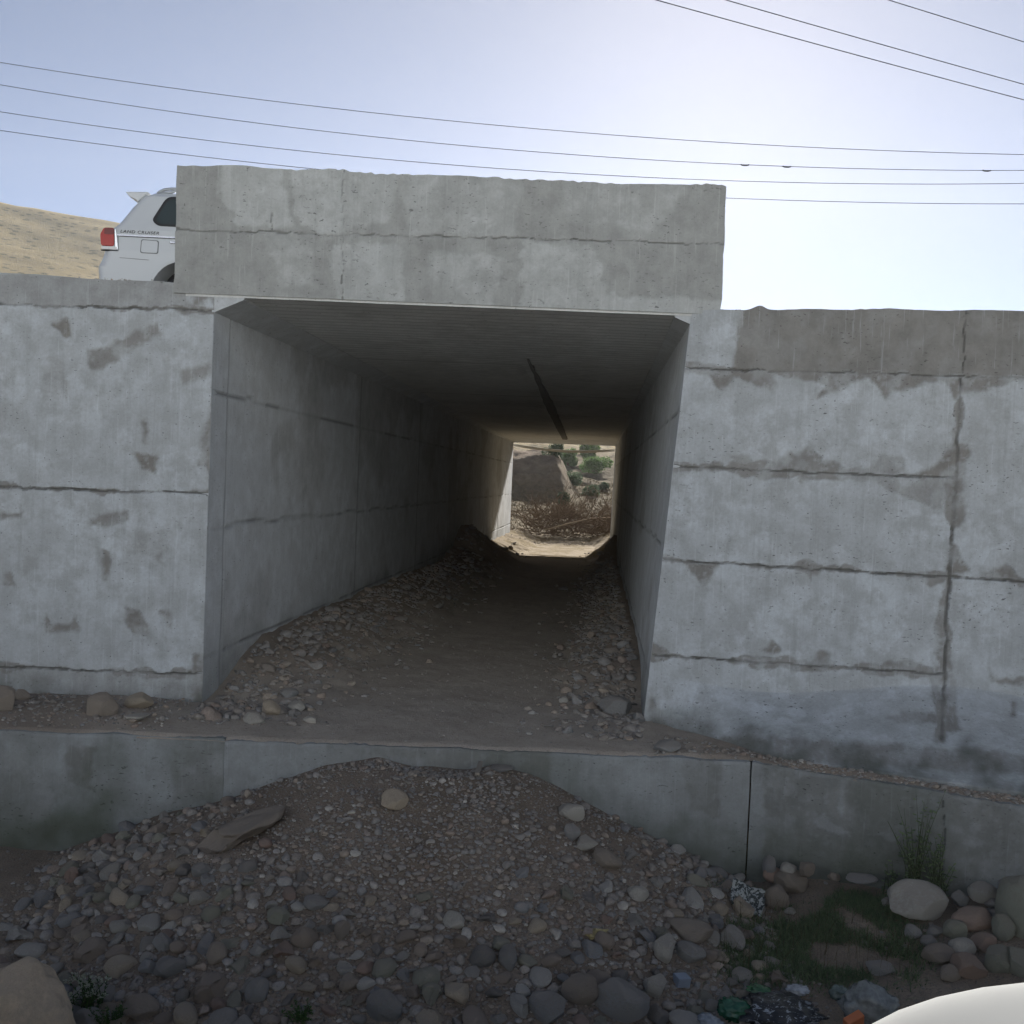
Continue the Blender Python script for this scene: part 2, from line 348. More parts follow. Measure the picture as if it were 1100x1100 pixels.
# --- right wing wall, turned a little toward the viewer
c7 = lambda l: zc(l, 2.29, 680, 300)
WA = math.tan(R(9.5))
xr0 = wr(DW, 0)
P = wallgrid(xr0, DW, 6.6, DW-WA*(6.6-xr0), -.25, lambda X, s: 3.665+rough_top(X, .045, 2.6, 8)+.04*np.exp(-((X-1.90)/.07)**2), .0125, lean=lambda Z, s: .26*np.clip(Z, 0, 9)/3.6*np.clip(1-s*3, 0, 1))
P0_ = P.copy(); xx_ = P[..., 0]; zz_ = P[..., 2]; kick = (DW-WA*(xx_-xr0)-(YL-np.clip(xx_-1.93, 0, 9)*.43)-.15)*sstep(1.25, 2.3, xx_)
P[..., 1] -= np.clip(kick, 0, 2)*np.clip(1-(zz_-.02)/(.42+.08*np.sin(xx_*2.1)), 0, 1)**1.25
polys = [(c7([(-60, 60), (1900, 60), (1900, 242), (962, 240), (100, 222), (60, 222)]), 1.98), (c7([(108, 60), (268, 60), (262, 100), (246, 220), (98, 216)]), 0),
    (c7([(175, 222), (352, 226), (350, 278), (300, 262), (250, 238), (217, 278)]), .95), (c7([(360, 228), (590, 232), (560, 246), (450, 302), (476, 262), (400, 238)]), .95), (c7([(575, 236), (722, 238), (700, 262), (640, 276), (622, 298)]), .95),
    (c7([(735, 238), (1500, 240), (1300, 262), (962, 250), (835, 278), (806, 282), (790, 300), (775, 262)]), .95), (c7([(330, 462), (385, 420), (405, 440), (430, 412), (462, 440), (458, 474), (330, 466)]), .85),
    (c7([(240, 430), (280, 425), (300, 455), (255, 458)]), .6), (c7([(575, 476), (610, 432), (668, 440), (674, 478)]), .9), (c7([(700, 478), (760, 440), (800, 395), (830, 420), (805, 500), (775, 565), (765, 495), (700, 484)]), 1),
    (c7([(560, 482), (772, 492), (765, 568), (650, 532)]), .6), (c7([(395, 475), (438, 476), (418, 512)]), .7), (c7([(280, 468), (320, 470), (300, 490)]), .9), (c7([(785, 650), (826, 722), (772, 735), (766, 700)]), 1), (c7([(850, 738), (915, 698), (958, 742)]), 1),
    (c7([(128, 696), (218, 702), (176, 752)]), .95), (c7([(430, 708), (452, 712), (440, 745)]), .9), (c7([(255, 700), (330, 706), (300, 716)]), .8), (c7([(314, 918), (345, 893), (368, 918)]), 1), (c7([(388, 935), (430, 942), (460, 913), (492, 916), (482, 946), (420, 960)]), 1),
    (c7([(40, 890), (98, 918), (50, 924)]), .9), (c7([(722, 968), (765, 940), (792, 1000), (806, 1110), (756, 1110)]), .9), (c7([(866, 940), (885, 980), (1100, 980), (1100, 1004), (880, 994)]), .9), (c7([(615, 1070), (740, 1063), (756, 1095), (650, 1090)]), .8), (c7([(930, 1040), (945, 1040), (945, 1075), (930, 1075)]), .9),
    (c7([(40, 1030), (75, 1060), (95, 1120), (40, 1120)]), .8), (c7([(60, 400), (100, 400), (96, 520), (70, 560)]), .7), (c7([(120, 1120), (400, 1130), (700, 1150), (1000, 1170), (1000, 1220), (100, 1180)]), .75), (c7([(1000, 1120), (1100, 1060), (1300, 1150), (1000, 1230)]), .8), (c7([(1150, 300), (1300, 420), (1240, 700), (1130, 560)]), .6)]
jn = [(c7([(95, 218)])[0], c7([(1700, 262)])[0], 1.6), (c7([(95, 460)])[0], c7([(792, 490)])[0], 2.0), (c7([(70, 690)])[0], c7([(1700, 790)])[0], 2.2), (c7([(55, 925)])[0], c7([(765, 972)])[0], 2.0),
      (c7([(818, 60)])[0], c7([(812, 240)])[0], 1.3), (c7([(806, 245)])[0], c7([(795, 500)])[0], 3.0), (c7([(795, 500)])[0], c7([(778, 720)])[0], 4.5), (c7([(778, 720)])[0], c7([(760, 1130)])[0], 3.2)]
px, py, pa, jo, disp = decorate(P, polys, jn, 3.2, seed=43, band=8)
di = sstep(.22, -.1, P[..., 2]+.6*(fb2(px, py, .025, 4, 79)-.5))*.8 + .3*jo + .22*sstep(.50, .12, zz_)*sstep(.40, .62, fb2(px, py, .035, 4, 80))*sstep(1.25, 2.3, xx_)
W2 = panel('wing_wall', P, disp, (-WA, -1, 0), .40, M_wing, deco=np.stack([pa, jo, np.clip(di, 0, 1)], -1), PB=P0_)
tag(W2, 'pale wing wall of four stacked whitewashed lifts with a vertical crack beside the tunnel mouth', 'wall', 'wing walls of the underpass')

# --- parapet beam over the mouth
xb0 = unproj(189, 250, DW)[0]; xb1 = unproj(777, 270, DW)[0]
P = wallgrid(xb0, DW-.02, xb1, DW-.02, SOF+.02, lambda X, s: 4.735-.012*s+rough_top(X, .05, 2.4, 14)-.03*sstep(.0, .02, s)*0, .0115)
P[..., 0] += (fbm(np.stack([P[..., 2]*9, P[..., 2]*0, P[..., 2]*0], -1), 4, 4)-.5)*.022*(np.abs(np.linspace(-1, 1, P.shape[0]))[:, None]**40)
polys = [([(150, 150), (900, 150), (900, 360), (150, 360)], 1.8), ([(236, 170), (300, 170), (316, 246), (276, 246), (252, 238), (236, 216)], .1), ([(310, 180), (430, 182), (428, 215), (412, 240), (346, 248), (322, 246)], .25), ([(356, 262), (430, 262), (434, 340), (360, 340)], .3),
    ([(430, 180), (560, 180), (555, 255), (440, 252)], .5), ([(560, 262), (640, 264), (660, 345), (560, 345)], .3), ([(640, 318), (800, 322), (800, 350), (640, 350)], .1), ([(285, 252), (340, 252), (335, 300), (300, 310)], .55), ([(460, 270), (540, 275), (530, 345), (470, 345)], .5), ([(600, 190), (740, 200), (700, 250), (610, 240)], .55)]
jn = [((160, 246.5), (790, 262.5), 1.3), ((368, 180), (368, 340), .9), ((292, 228), (293, 250), .9)]
px, py, pa, jo, disp = decorate(P, polys, jn, 5, seed=61, depth=.003)
o = panel('parapet_beam', P, disp, (0, -1, 0), .45, M_beam, deco=np.stack([pa, jo*.8, 0*pa], -1)); child(o)
# --- barrel walls
def barrel(side):
    ys = np.concatenate([np.linspace(DW+.01, DW+1, 40), np.linspace(DW+1.03, YE, 420)]); zs = np.linspace(-.5, SOF, 130)
    Y, Z = np.meshgrid(ys, zs, indexing='ij'); X = (wl(Y) if side < 0 else wr(Y, Z))
    P = np.stack([X, Y, Z], -1)
    n = fb2(Y, Z, 2.2, 4, 5+side); jo = np.zeros(Y.shape)
    for zz in (1.58, 2.78, .42):
        jo = np.maximum(jo, (1-sstep(.006, .022, np.abs(Z-zz+(n-.5)*.05)))*(.35+.65*(fb2(Y, Z, .9, 3, 8) > .48)))
    for yy in ([9.42, 14.6, 19.4, 24.5, 29.5, 35] if side < 0 else [12, 17.5, 23, 28.5, 34]):
        jo = np.maximum(jo, (1-sstep(.008, .035, np.abs(Y-yy+(n-.5)*.04)))*.8)
    pa = sstep(.50, .60, fb2(Y, Z, .8, 5, 30+side))*.8; pa = np.where(Y < 9.42, .1, pa)
    di = sstep(.7, 0, Z+(fb2(Y, Z, 1.2, 4, 90)-.5)*.9)*.5
    disp = (fb2(Y, Z, 1.0, 3, 3)-.5)*.012-jo*.014-(Y > 9.42)*.006*(side < 0)
    o = panel('barrel_wall', P, disp, (-side, TA*side, 0), .35, M_barrel, deco=np.stack([pa, jo, di], -1), flip=side > 0); child(o)
barrel(-1); barrel(1)
# soffit slab
ys = np.linspace(DW+.0, YE+.0, 500); ts = np.linspace(-.06, 1.06, 60); Y, T = np.meshgrid(ys, ts, indexing='ij')
X = wl(Y)+(wr(Y, SOF)-wl(Y))*T
n = fb2(X, Y, 1.5, 4, 51); jo = np.zeros(X.shape)
for yy in (13.3, 18.2, 23.4, 28.6, 34): jo = np.maximum(jo, (1-sstep(.01, .04, np.abs(Y-yy+(n-.5)*.06)))*.9)
pa = sstep(.45, .62, fb2(X, Y*.5, 1.0, 5, 33))
stepz = np.where((T > .56) & (Y > 13.3), .03, 0)
o = panel('soffit_slab', np.stack([X, Y, 0*X+SOF+stepz], -1), (n-.5)*.01, (0, 0, -1), .22, M_soffit, deco=np.stack([pa, jo, 0*pa], -1), flip=True); child(o)
# dark downstand rib running along the soffit
M_rib = plain('dark_concrete', (.25, .245, .235), .9, sc=8, var=.3)
rib = MB()
def rb(y, a, b): return wl(y)+(wr(y, SOF)-wl(y))*.5+a, b
V = []
RN = 40
for i in range(RN+1):
    y = 12.6+(35.2-12.6)*i/RN; c0 = wl(y)+(wr(y, SOF)-wl(y))*(.60-.06*i/RN); wd = .015+.085*min(1, i/16)+.02*math.sin(i*1.7)*(i % 3 == 0); dz = .012+.012*min(1, i/8)
    V += [(c0-wd, y, SOF+.03), (c0-wd*.8, y, SOF-dz), (c0+wd*.8, y, SOF-dz), (c0+wd, y, SOF+.03)]
Fc = [(4*i+k, 4*i+4+k, 4*i+5+k, 4*i+1+k) for i in range(RN) for k in range(3)]+[(0, 1, 2, 3), (4*RN+3, 4*RN+2, 4*RN+1, 4*RN)]
rib.add(V, Fc); child(rib.build('soffit_rib', M_rib))
# haunches
for side in (-1, 1):
    hb = MB(); a_ = .26 if side < 0 else .14
    def sec(y):
        x = wl(y) if side < 0 else wr(y, SOF); s = -side; a = a_*max(.12, 1-(y-DW)/26)
        return [(x-s*.02, y, SOF+.02), (x+s*a, y, SOF+.02), (x+s*a, y, SOF-.015), (x+s*.004, y, SOF-a*.5), (x-s*.02, y, SOF-a*.5)]
    A, B = sec(DW+.006), sec(YE-.02); hb.add(A+B, [(0, 1, 2, 3, 4), (9, 8, 7, 6, 5)]+[(i, i+5, (i+1) % 5+5, (i+1) % 5) for i in range(5)])
    o = hb.build('haunch', M_barrel); child(o)
# exit lip, sagging pale drip edge
mb = MB(); pts = []
for i in range(13):
    t = i/12; pts.append((wl(YE)+(wr(YE, SOF)-wl(YE))*t, YE+.25, SOF-.10-.16*math.sin(t*math.pi*.9)))
mb.tube(pts, .05, 8); child(mb.build('drip_edge', plain('pale_mortar', (.55, .52, .46), .9)))
# exit wing walls / parapet (far side)
mb = MB(); mb.box(((wl(YE)+wr(YE, 3))/2, YE+.2, SOF+.62), (5.4, .4, 1.2)); child(mb.build('far_parapet', M_beam))

# ------------------------------------------------------------------ footing apron in front
YL = 7.88
def ledge(name, x0, y0, x1, y1, zt0, zt1, polys, jn, label, seed, back):
    P = wallgrid(x0, y0, x1, y1, -1.35, lambda X, s: zt0+(zt1-zt0)*s+rough_top(X, .03, 3, seed), .0125)
    px, py, pa, jo, disp = decorate(P, polys, jn, 5, seed=seed, depth=.004)
    Z = P[..., 2]; di = sstep(-.35, -.95, Z+(fb2(px, py, .02, 4, seed+1)-.5)*.7)*.7+.35*sstep(.5, .7, fb2(px, py, .012, 4, seed+2))+.5*sstep(-.05, 0.0, Z)*0
    disp += (fb2(px, py, .008, 3, seed+4)-.5)*.03; disp[:, -2:] -= .004
    nx, ny = (y1-y0), -(x1-x0)
    o = panel(name, P, disp, (nx, ny, 0), back, M_ledge, deco=np.stack([pa, jo, np.clip(di, 0, 1)], -1))
    return tag(o, label, 'footing', 'concrete footing blocks in front of the walls')
ledge('footing_block', -6.6, YL+.02, -2.16, YL+.02, 0, 0, [([(-50, 780), (60, 780), (60, 930), (-50, 930)], .5), ([(70, 805), (100, 800), (98, 850), (72, 840)], 1), ([(190, 790), (260, 790), (262, 900), (180, 900)], .6)], [], 'low concrete footing face with round rocks on its top, at the left edge', 5, .92)
ledge('footing_block', -2.155, YL, 1.925, YL, 0, 0, [([(255, 790), (350, 792), (340, 860), (255, 870)], .15), ([(350, 795), (590, 800), (590, 850), (350, 850)], .9), ([(735, 815), (775, 815), (770, 880), (740, 870)], .7)], [], 'middle concrete footing face with the gravel heap poured against it', 6, 1.1)
ledge('footing_block', 1.934, YL-.012, 5.6, 6.3, -.01, -.07, [([(820, 810), (1200, 840), (1200, 1000), (820, 1000)], .8), ([(873, 880), (885, 880), (915, 893), (912, 898), (880, 892)], 0), ([(930, 898), (960, 894), (975, 900), (960, 906)], .3), ([(984, 853), (992, 856), (990, 905), (986, 905)], .1), ([(905, 838), (909, 838), (908, 876), (902, 878)], 0), ([(998, 856), (1014, 858), (1004, 895), (998, 885)], .2)], [((1013, 860), (1013, 960), 1.0)], 'greenish concrete footing face with white drips, past the vertical joint', 7, .8)

# ------------------------------------------------------------------ terrain
def hterrain(X, Y):
    d = np.hypot(X, Y); az = np.degrees(np.arctan2(X, Y))
    z = np.interp(Y, [-400, -150, -95, -8, 0, 2.2, 4.9, 37.5, 40, 45, 50, 65, 85, 105], [75, 62, 52, 1.0, .42, .42, -1.06, -1.06, -.38, -.2, .2, 1.5, 2.7, 4.6])  # rise behind the viewpoint is unseen, added to bounce sunlight onto the walls
    cr = np.interp(az, [-180, -60, -30, -22, -14, -4, 12, 40, 180], [8, 11, 12.6, 12.35, 11.6, 8, 6.0, 5.6, 5])
    crest = 2.1+np.tan(np.radians(cr))*300
    lf = sstep(-6, -14, az); d0 = 75-25*lf; t = np.clip((d-d0)/(300-d0), 0, 1); far = 4+(crest-4)*t
    fs = sstep(-22, -6, -az)*1.0; m_ = np.where(Y > 60, 1.0, 0.0)*np.clip((d-d0+10)/30, 0, 1); z = z*(1-m_)+m_*(z*(1-t)+far*t)
    z = np.where(Y > 60, z, z)
    z = z + (fb2(X, Y, .02, 5, 3)-.5)*3.5*sstep(110, 220, d)*(Y > 60) + (fb2(X, Y, .15, 4, 4)-.5)*1.6*sstep(48, 75, Y) + (fb2(X, Y, .6, 3, 6)-.5)*.5*sstep(41, 55, Y)
    z -= sstep(305, 520, d)*20
    bank = sstep(59.5, 65.5, Y+(fb2(X, Y, .5, 4, 12)-.5)*3)*sstep(85, 70, Y)*sstep(3.9, 2.2, X-(Y-60)*.06)*sstep(-40, -20, X)
    z = z+bank*2.1
    return z, bank
xs = np.sinh(np.linspace(-6.4, 6.5, 420)); ys = np.concatenate([-np.geomspace(400, 3, 30), np.linspace(-2, 36, 60), np.linspace(36.5, 110, 300), np.geomspace(110.6, 400, 180)])
xs = np.sort(np.concatenate([xs*1.1+3, np.linspace(-1, 10, 60)])); X, Y = np.meshgrid(xs, ys, indexing='ij'); Z, bank = hterrain(X, Y)
V = np.stack([X, Y, Z], -1).reshape(-1, 3)
dc = np.zeros((len(V), 3)); dc[:, 0] = (bank*sstep(.35, .6, fb2(X, Y, .5, 4, 44)+bank*.3)).ravel()*.9; dc[:, 1] = sstep(-4, -9, Y).ravel()*.95; dc[:, 2] = (sstep(150, 90, Y)*sstep(30, 38, Y)*(.75+.25*fb2(X, Y, .4, 3, 45))).ravel()  # green channel marks the added bounce hill behind the viewpoint
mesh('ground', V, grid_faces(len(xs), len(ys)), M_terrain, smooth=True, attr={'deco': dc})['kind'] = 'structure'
# embankment fills and road
ROADZ = 3.87
def fill(side):
    mb = MB(); y0, y1 = DW+.42, YE+.1
    if side < 0: q = [(-90, y0), (wl(y0)-.36, y0), (wl(y1)-.36, y1), (-90, y1)]
    else: q = [(wr(y0, 4)+.36, y0), (90, y0), (90, y1), (wr(y1, 4)+.36, y1)]
    if side > 0: q[1] = (90, y0)
    V = [(a, b, -1.3) for a, b in q]+[(a, b, 3.60) for a, b in q]
    mb.add(V, [(3, 2, 1, 0), (4, 5, 6, 7)]+[(i, (i+1) % 4, (i+1) % 4+4, i+4) for i in range(4)])
    o = mb.build('embankment', M_ground); o['kind'] = 'structure'
fill(-1); fill(1)
xs = np.linspace(-90, 90, 361); ys = np.array([DW+.42, DW+.8, DW+1.4, DW+2, 12.2, 16, 22, 30, YE-2, YE+.1]); X, Y = np.meshgrid(xs, ys, indexing='ij')
Z = np.interp(Y, [DW+.42, DW+.8, DW+2, 12.0, YE-1, YE+.1], [3.66, 3.70, 3.85, ROADZ, ROADZ, 3.66])+(fb2(X, Y, 1.5, 3, 2)-.5)*.05*(Y < 11.9)
m_ = mesh('verge', np.stack([X, Y, Z], -1).reshape(-1, 3), grid_faces(361, len(ys)), M_ground, smooth=True); m_['kind'] = 'structure'
V = [(-90, 12.3, ROADZ+.006), (90, 12.3, ROADZ+.006), (90, 36, ROADZ+.006), (-90, 36, ROADZ+.006)]
mesh('road', V, [(0, 1, 2, 3)], M_road)['kind'] = 'structure'
mb = MB()
for k in range(-14, 15): mb.add([(k*6-1.5, 24, ROADZ+.010), (k*6+1.5, 24, ROADZ+.010), (k*6+1.5, 24.15, ROADZ+.010), (k*6-1.5, 24.15, ROADZ+.010)], [(0, 1, 2, 3)])
mb.build('road_marking', plain('road_paint', (.7, .7, .68), .7))['kind'] = 'structure'

# floor of the passage: sandy track between rubble berms
def hfloor(X, Y):
    l = X-wl(Y); r = wr(Y, 0)-X
    base = np.interp(Y, [7.88, 7.96, 9, 20, 30, 40, 44], [-.018, .018, .03, -.04, -.22, -.30, -.30])
    nz = fb2(X, Y, 1.6, 4, 71)
    wl_ = 1.05+.35*np.sin(Y*.9)*.5+(nz-.5)*.6; wr_ = .70+(fb2(X, Y, 1.1, 3, 72)-.5)*.5+.15*np.sin(Y*.6+1)
    bl = np.clip(1-l/wl_, 0, 1)**.9*(.34+.18*(nz-.3))*sstep(9.0, 10.6, Y); br = np.clip(1-r/wr_, 0, 1)**.9*(.30+.2*(nz-.3))*sstep(9.3, 10.8, Y)
    heap = .68*np.exp(-((l-.3)/1.0)**2-((Y-26)/1.9)**2)+.55*np.exp(-((r-.05)/.40)**2-((Y-27.2)/1.6)**2)
    return base+np.maximum(bl, 0)+np.maximum(br, 0)+heap*(.8+.5*nz)+(fb2(X, Y, 5, 3, 73)-.5)*.02, np.clip((bl+br)*4+heap*3, 0, 1)
ys = np.concatenate([np.linspace(YL+.012, 14, 200), np.linspace(14.05, 45, 320)]); ts = np.linspace(-.02, 1.02, 150)
Y, T = np.meshgrid(ys, ts, indexing='ij'); X = wl(Y)+(wr(Y, 0)+.0-wl(Y))*T
Z, bm = hfloor(X, Y)
g = G('track_soil', .97).world(); n1 = g.noise(2, 6, .65); n2 = g.noise(18, 6, .7); n3 = g.noise(90, 3, .7)
ca = g.mix(g.ramp(n1, [(.35, 0), (.65, 1)]), (.40, .345, .285), (.48, .42, .355)); cb = g.mix(n2, (.22, .18, .145), (.33, .28, .23))
c = g.mix(g.attr('deco', 0), ca, cb); c = g.mix(g.attr('deco', 1), c, g.mix(g.ramp(n2, [(.4, 0), (.6, 1)]), (.12, .095, .055), (.26, .20, .11))); c = g.mix(g.math('MULTIPLY', g.ramp(n3, [(.3, 1), (.5, 0)]), .4), c, (.12, .10, .085)); c = g.mix(g.ramp(n2, [(.56, 0), (.72, .6)]), c, (.17, .145, .12))
M_track = g.out(c, g.bump(g.math('ADD', n2, g.math('MULTIPLY', n3, .5)), .5, .02))
d = np.zeros((X.size, 3)); d[:, 0] = bm.ravel(); d[:, 1] = (sstep(30.5, 32, Y)*(.6+.4*sstep(.4, .6, fb2(X, Y, 2.5, 4, 74)))).ravel()
mesh('dirt_track', np.stack([X, Y, Z], -1).reshape(-1, 3), grid_faces(*X.shape)[:, ::-1], M_track, smooth=True, attr={'deco': d})['kind'] = 'structure'
# soil lying on the footing either side
def hled(X, Y, side):
    nz = fb2(X, Y, 2.5, 4, 81)
    if side < 0: t = sstep(YL+.05, YL+.5, Y); return -.018+sstep(YL+.03, YL+.10, Y)*.034+t*(.02+.05*nz)
    yl = YL-(np.clip(X-1.93, 0, 9))*.43; yw = DW-WA*(X-xr0); t = np.clip((Y-yl)/(yw-yl), 0, 1)
    return -.03-.0165*np.clip(X-1.93, 0, 9)+sstep(.0, .10, t)*(.02+.05*nz)
for side in (-1, 1):
    xs = np.linspace(-6.6, wl(YL)+.10, 260) if side < 0 else np.linspace(wr(YL, 0)-.06, 5.5, 260); ts = np.linspace(0, 1, 60); X, T = np.meshgrid(xs, ts, indexing='ij')
    if side < 0: Y = YL+.03+(DW+.0-YL-.03)*T
    else: yl = YL+.05-(np.clip(X-1.93, 0, 9))*.43; Y = yl+(DW-WA*(X-xr0)-yl)*T
    Z = hled(X, Y, side); dd = (wl(YL)-X) if side < 0 else (X-wr(YL, 0)); k = sstep(.35, 0, dd); Z = Z*(1-k)+hfloor(np.clip(X, wl(Y)+.0, wr(Y, 0)), Y)[0]*k
    d = np.zeros((X.size, 3)); d[:, 0] = np.clip(sstep(.0, .9, dd+(fb2(X, Y, 3, 4, 19)-.5)*.5)+.0, 0, 1).ravel()
    mesh('soil_strip', np.stack([X, Y, Z], -1).reshape(-1, 3), grid_faces(*X.shape), M_track, smooth=True, attr={'deco': d})['kind'] = 'structure'
# front ground and gravel heap
def hheap(X, Y):
    dx = X+.45; dy = YL-Y; Rx = np.where(dx < 0, 2.95, 2.35)
    r = np.sqrt((dx/Rx)**2+(dy/2.9)**2); nz = fb2(X, Y, 1.4, 4, 91)
    h = np.clip(1.20*(1-r)+(nz-.5)*.16, 0, None); h = .86*np.minimum(h, 1)-.86*np.clip(h-.82, 0, .3)*.45
    return np.clip(h*1.05, 0, .895)+(fb2(X, Y, 6, 3, 92)-.5)*.03
GZ = -.92
def hfront(X, Y):
    base = np.interp(Y, [1.5, 2.2, 4.7, 5.4, 8], [.44, .44, -.95, GZ, GZ])+(fb2(X, Y, .8, 4, 93)-.5)*.10
    rr = .12*np.exp(-((X-3.6)/1.0)**2-((Y-6.4)/.9)**2)+.30*sstep(3.0, 4.6, X)+.10*sstep(1.95, 2.5, X)*sstep(6.3, 7.1, Y)
    return base+hheap(X, Y)+rr
class Field:
    def __init__(s, fn, x0, x1, y0, y1, st):
        s.x0, s.y0, s.st = x0, y0, st; s.nx = int((x1-x0)/st)+2; s.ny = int((y1-y0)/st)+2
        X, Y = np.meshgrid(x0+np.arange(s.nx)*st, y0+np.arange(s.ny)*st, indexing='ij'); s.a = fn(X, Y).tolist()
    def __call__(s, x, y):
        u = min(max((float(x)-s.x0)/s.st, 0), s.nx-1.001); v = min(max((float(y)-s.y0)/s.st, 0), s.ny-1.001); i, j = int(u), int(v); u -= i; v -= j
        return (s.a[i][j]*(1-u)+s.a[i+1][j]*u)*(1-v)+(s.a[i][j+1]*(1-u)+s.a[i+1][j+1]*u)*v
HF = Field(hfront, -7, 7, 1.5, 8, .03)
xs = np.linspace(-6.5, 6.5, 520); ys = np.linspace(1.6, YL+.05, 300); X, Y = np.meshgrid(xs, ys, indexing='ij')
Y = np.where((X > 1.93) & (Y > YL-(X-1.93)*.43+.03), YL-(X-1.93)*.43+.03, Y)
Z = hfront(X, Y); hh = sstep(.02, .1, hheap(X, Y))
g = G('front_soil', .97).world(); n1 = g.noise(1.6, 6, .65); n2 = g.noise(16, 6, .7); n3 = g.noise(95, 3, .7)
ca = g.mix(g.ramp(n1, [(.35, 0), (.65, 1)]), (.25, .20, .155), (.33, .27, .21)); cb = g.mix(g.ramp(n1, [(.35, 0), (.65, 1)]), (.225, .18, .14), (.30, .245, .195))
c = g.mix(g.attr('deco', 0), ca, cb); v = g.vor(42); pb = g.math('MULTIPLY', g.ramp(v, [(.2, 1), (.36, 0)]), g.ramp(n2, [(.4, 0), (.52, 1)])); c = g.mix(g.math('MULTIPLY', pb, .6), c, (.27, .255, .235))
c = g.mix(g.math('MULTIPLY', g.ramp(n3, [(.3, 1), (.5, 0)]), .5), c, (.06, .05, .042))
M_front = g.out(c, g.bump(g.math('ADD', g.math('ADD', n2, g.math('MULTIPLY', n3, .5)), pb), .8, .02))
d = np.zeros((X.size, 3)); d[:, 0] = hh.ravel()
mesh('front_ground', np.stack([X, Y, Z], -1).reshape(-1, 3), grid_faces(520, 300), M_front, smooth=True, attr={'deco': d})['kind'] = 'structure'

# ------------------------------------------------------------------ stones
import bmesh
def rockdata(seed, sub=3, ang=.35, planes=9):
    bm = bmesh.new(); bmesh.ops.create_icosphere(bm, subdivisions=sub, radius=1); V = np.array([v.co[:] for v in bm.verts]); Fc = np.array([[v.index for v in f.verts] for f in bm.faces]); bm.free()
    r = np.random.default_rng(seed)
    V = V*(1+(fbm(V*1.1+seed*7.7, 3, seed)-.5)[:, None]*.5)
    for k in range(planes):
        n = r.normal(size=3); n /= np.linalg.norm(n); dd = r.uniform(.72, .95)-ang*.25; s = V@n; ex = np.clip(s-dd, 0, None); V = V-ex[:, None]*n*(.55+ang)
    V = V+(V/np.linalg.norm(V, axis=1)[:, None])*((fbm(V*4+seed, 3, seed+2)-.5)*(.05+.10*ang))[:, None]
    mx = np.abs(V).max(0); return V/mx, Fc
def rotm(a, b, c): return np.array((Matrix.Rotation(a, 3, 'Z')@Matrix.Rotation(b, 3, 'X')@Matrix.Rotation(c, 3, 'Y')))
SM = [rockdata(100+k, 3, (.15, .75, .95, .5)[k % 4], 7+k % 5) for k in range(16)]
LO = [rockdata(200+k, 1, .9 if k % 3 else .2, 6) for k in range(14)]; MIDR = [rockdata(300+k, 2, .9 if k % 3 else .2, 7) for k in range(14)]
cobmesh = []
for k, (V, Fc) in enumerate(SM):
    o = mesh('cobblestone', V, Fc, M_stone, smooth=True); cobmesh.append(o.data); bpy.data.objects.remove(o)
class Rub:
    def __init__(s): s.V = []; s.F = []; s.C = []; s.n = 0
    def add(s, p, size, flat, lod, tone):
        V, Fc = lod[random.randrange(len(lod))]
        sc = np.array([1, random.uniform(.65, 1), flat])*size; A = V*sc@rotm(random.uniform(0, 6.28), random.uniform(-.35, .35), random.uniform(-.35, .35)).T+p
        s.V.append(A); s.F.append(Fc+s.n); s.C.append(np.full((len(A), 3), tone)); s.n += len(A)
    def build(s, name, label, cat):
        return tag(mesh(name, np.concatenate(s.V), np.concatenate(s.F), M_rubble, smooth=True, attr={'tone': np.concatenate(s.C)}), label, cat, kind='stuff')
def density(x, y):
    """how stony the heap is at a point, 0..1, from the photograph's layout"""
    px, py = proj(np.array([x, y, HF(np.array(x), np.array(y))])); h = float(hheap(np.array(x), np.array(y)))
    return px, py, h
cands = []; occ = {}
def free(x, y, r):
    c = .12; i0, j0 = int(x//c), int(y//c)
    for i in range(i0-2, i0+3):
        for j in range(j0-2, j0+3):
            for (a, b, q) in occ.get((i, j), ()):
                if (a-x)**2+(b-y)**2 < ((q+r)*.80)**2: return False
    return True
def put(x, y, r): occ.setdefault((int(x//.12), int(y//.12)), []).append((x, y, r))
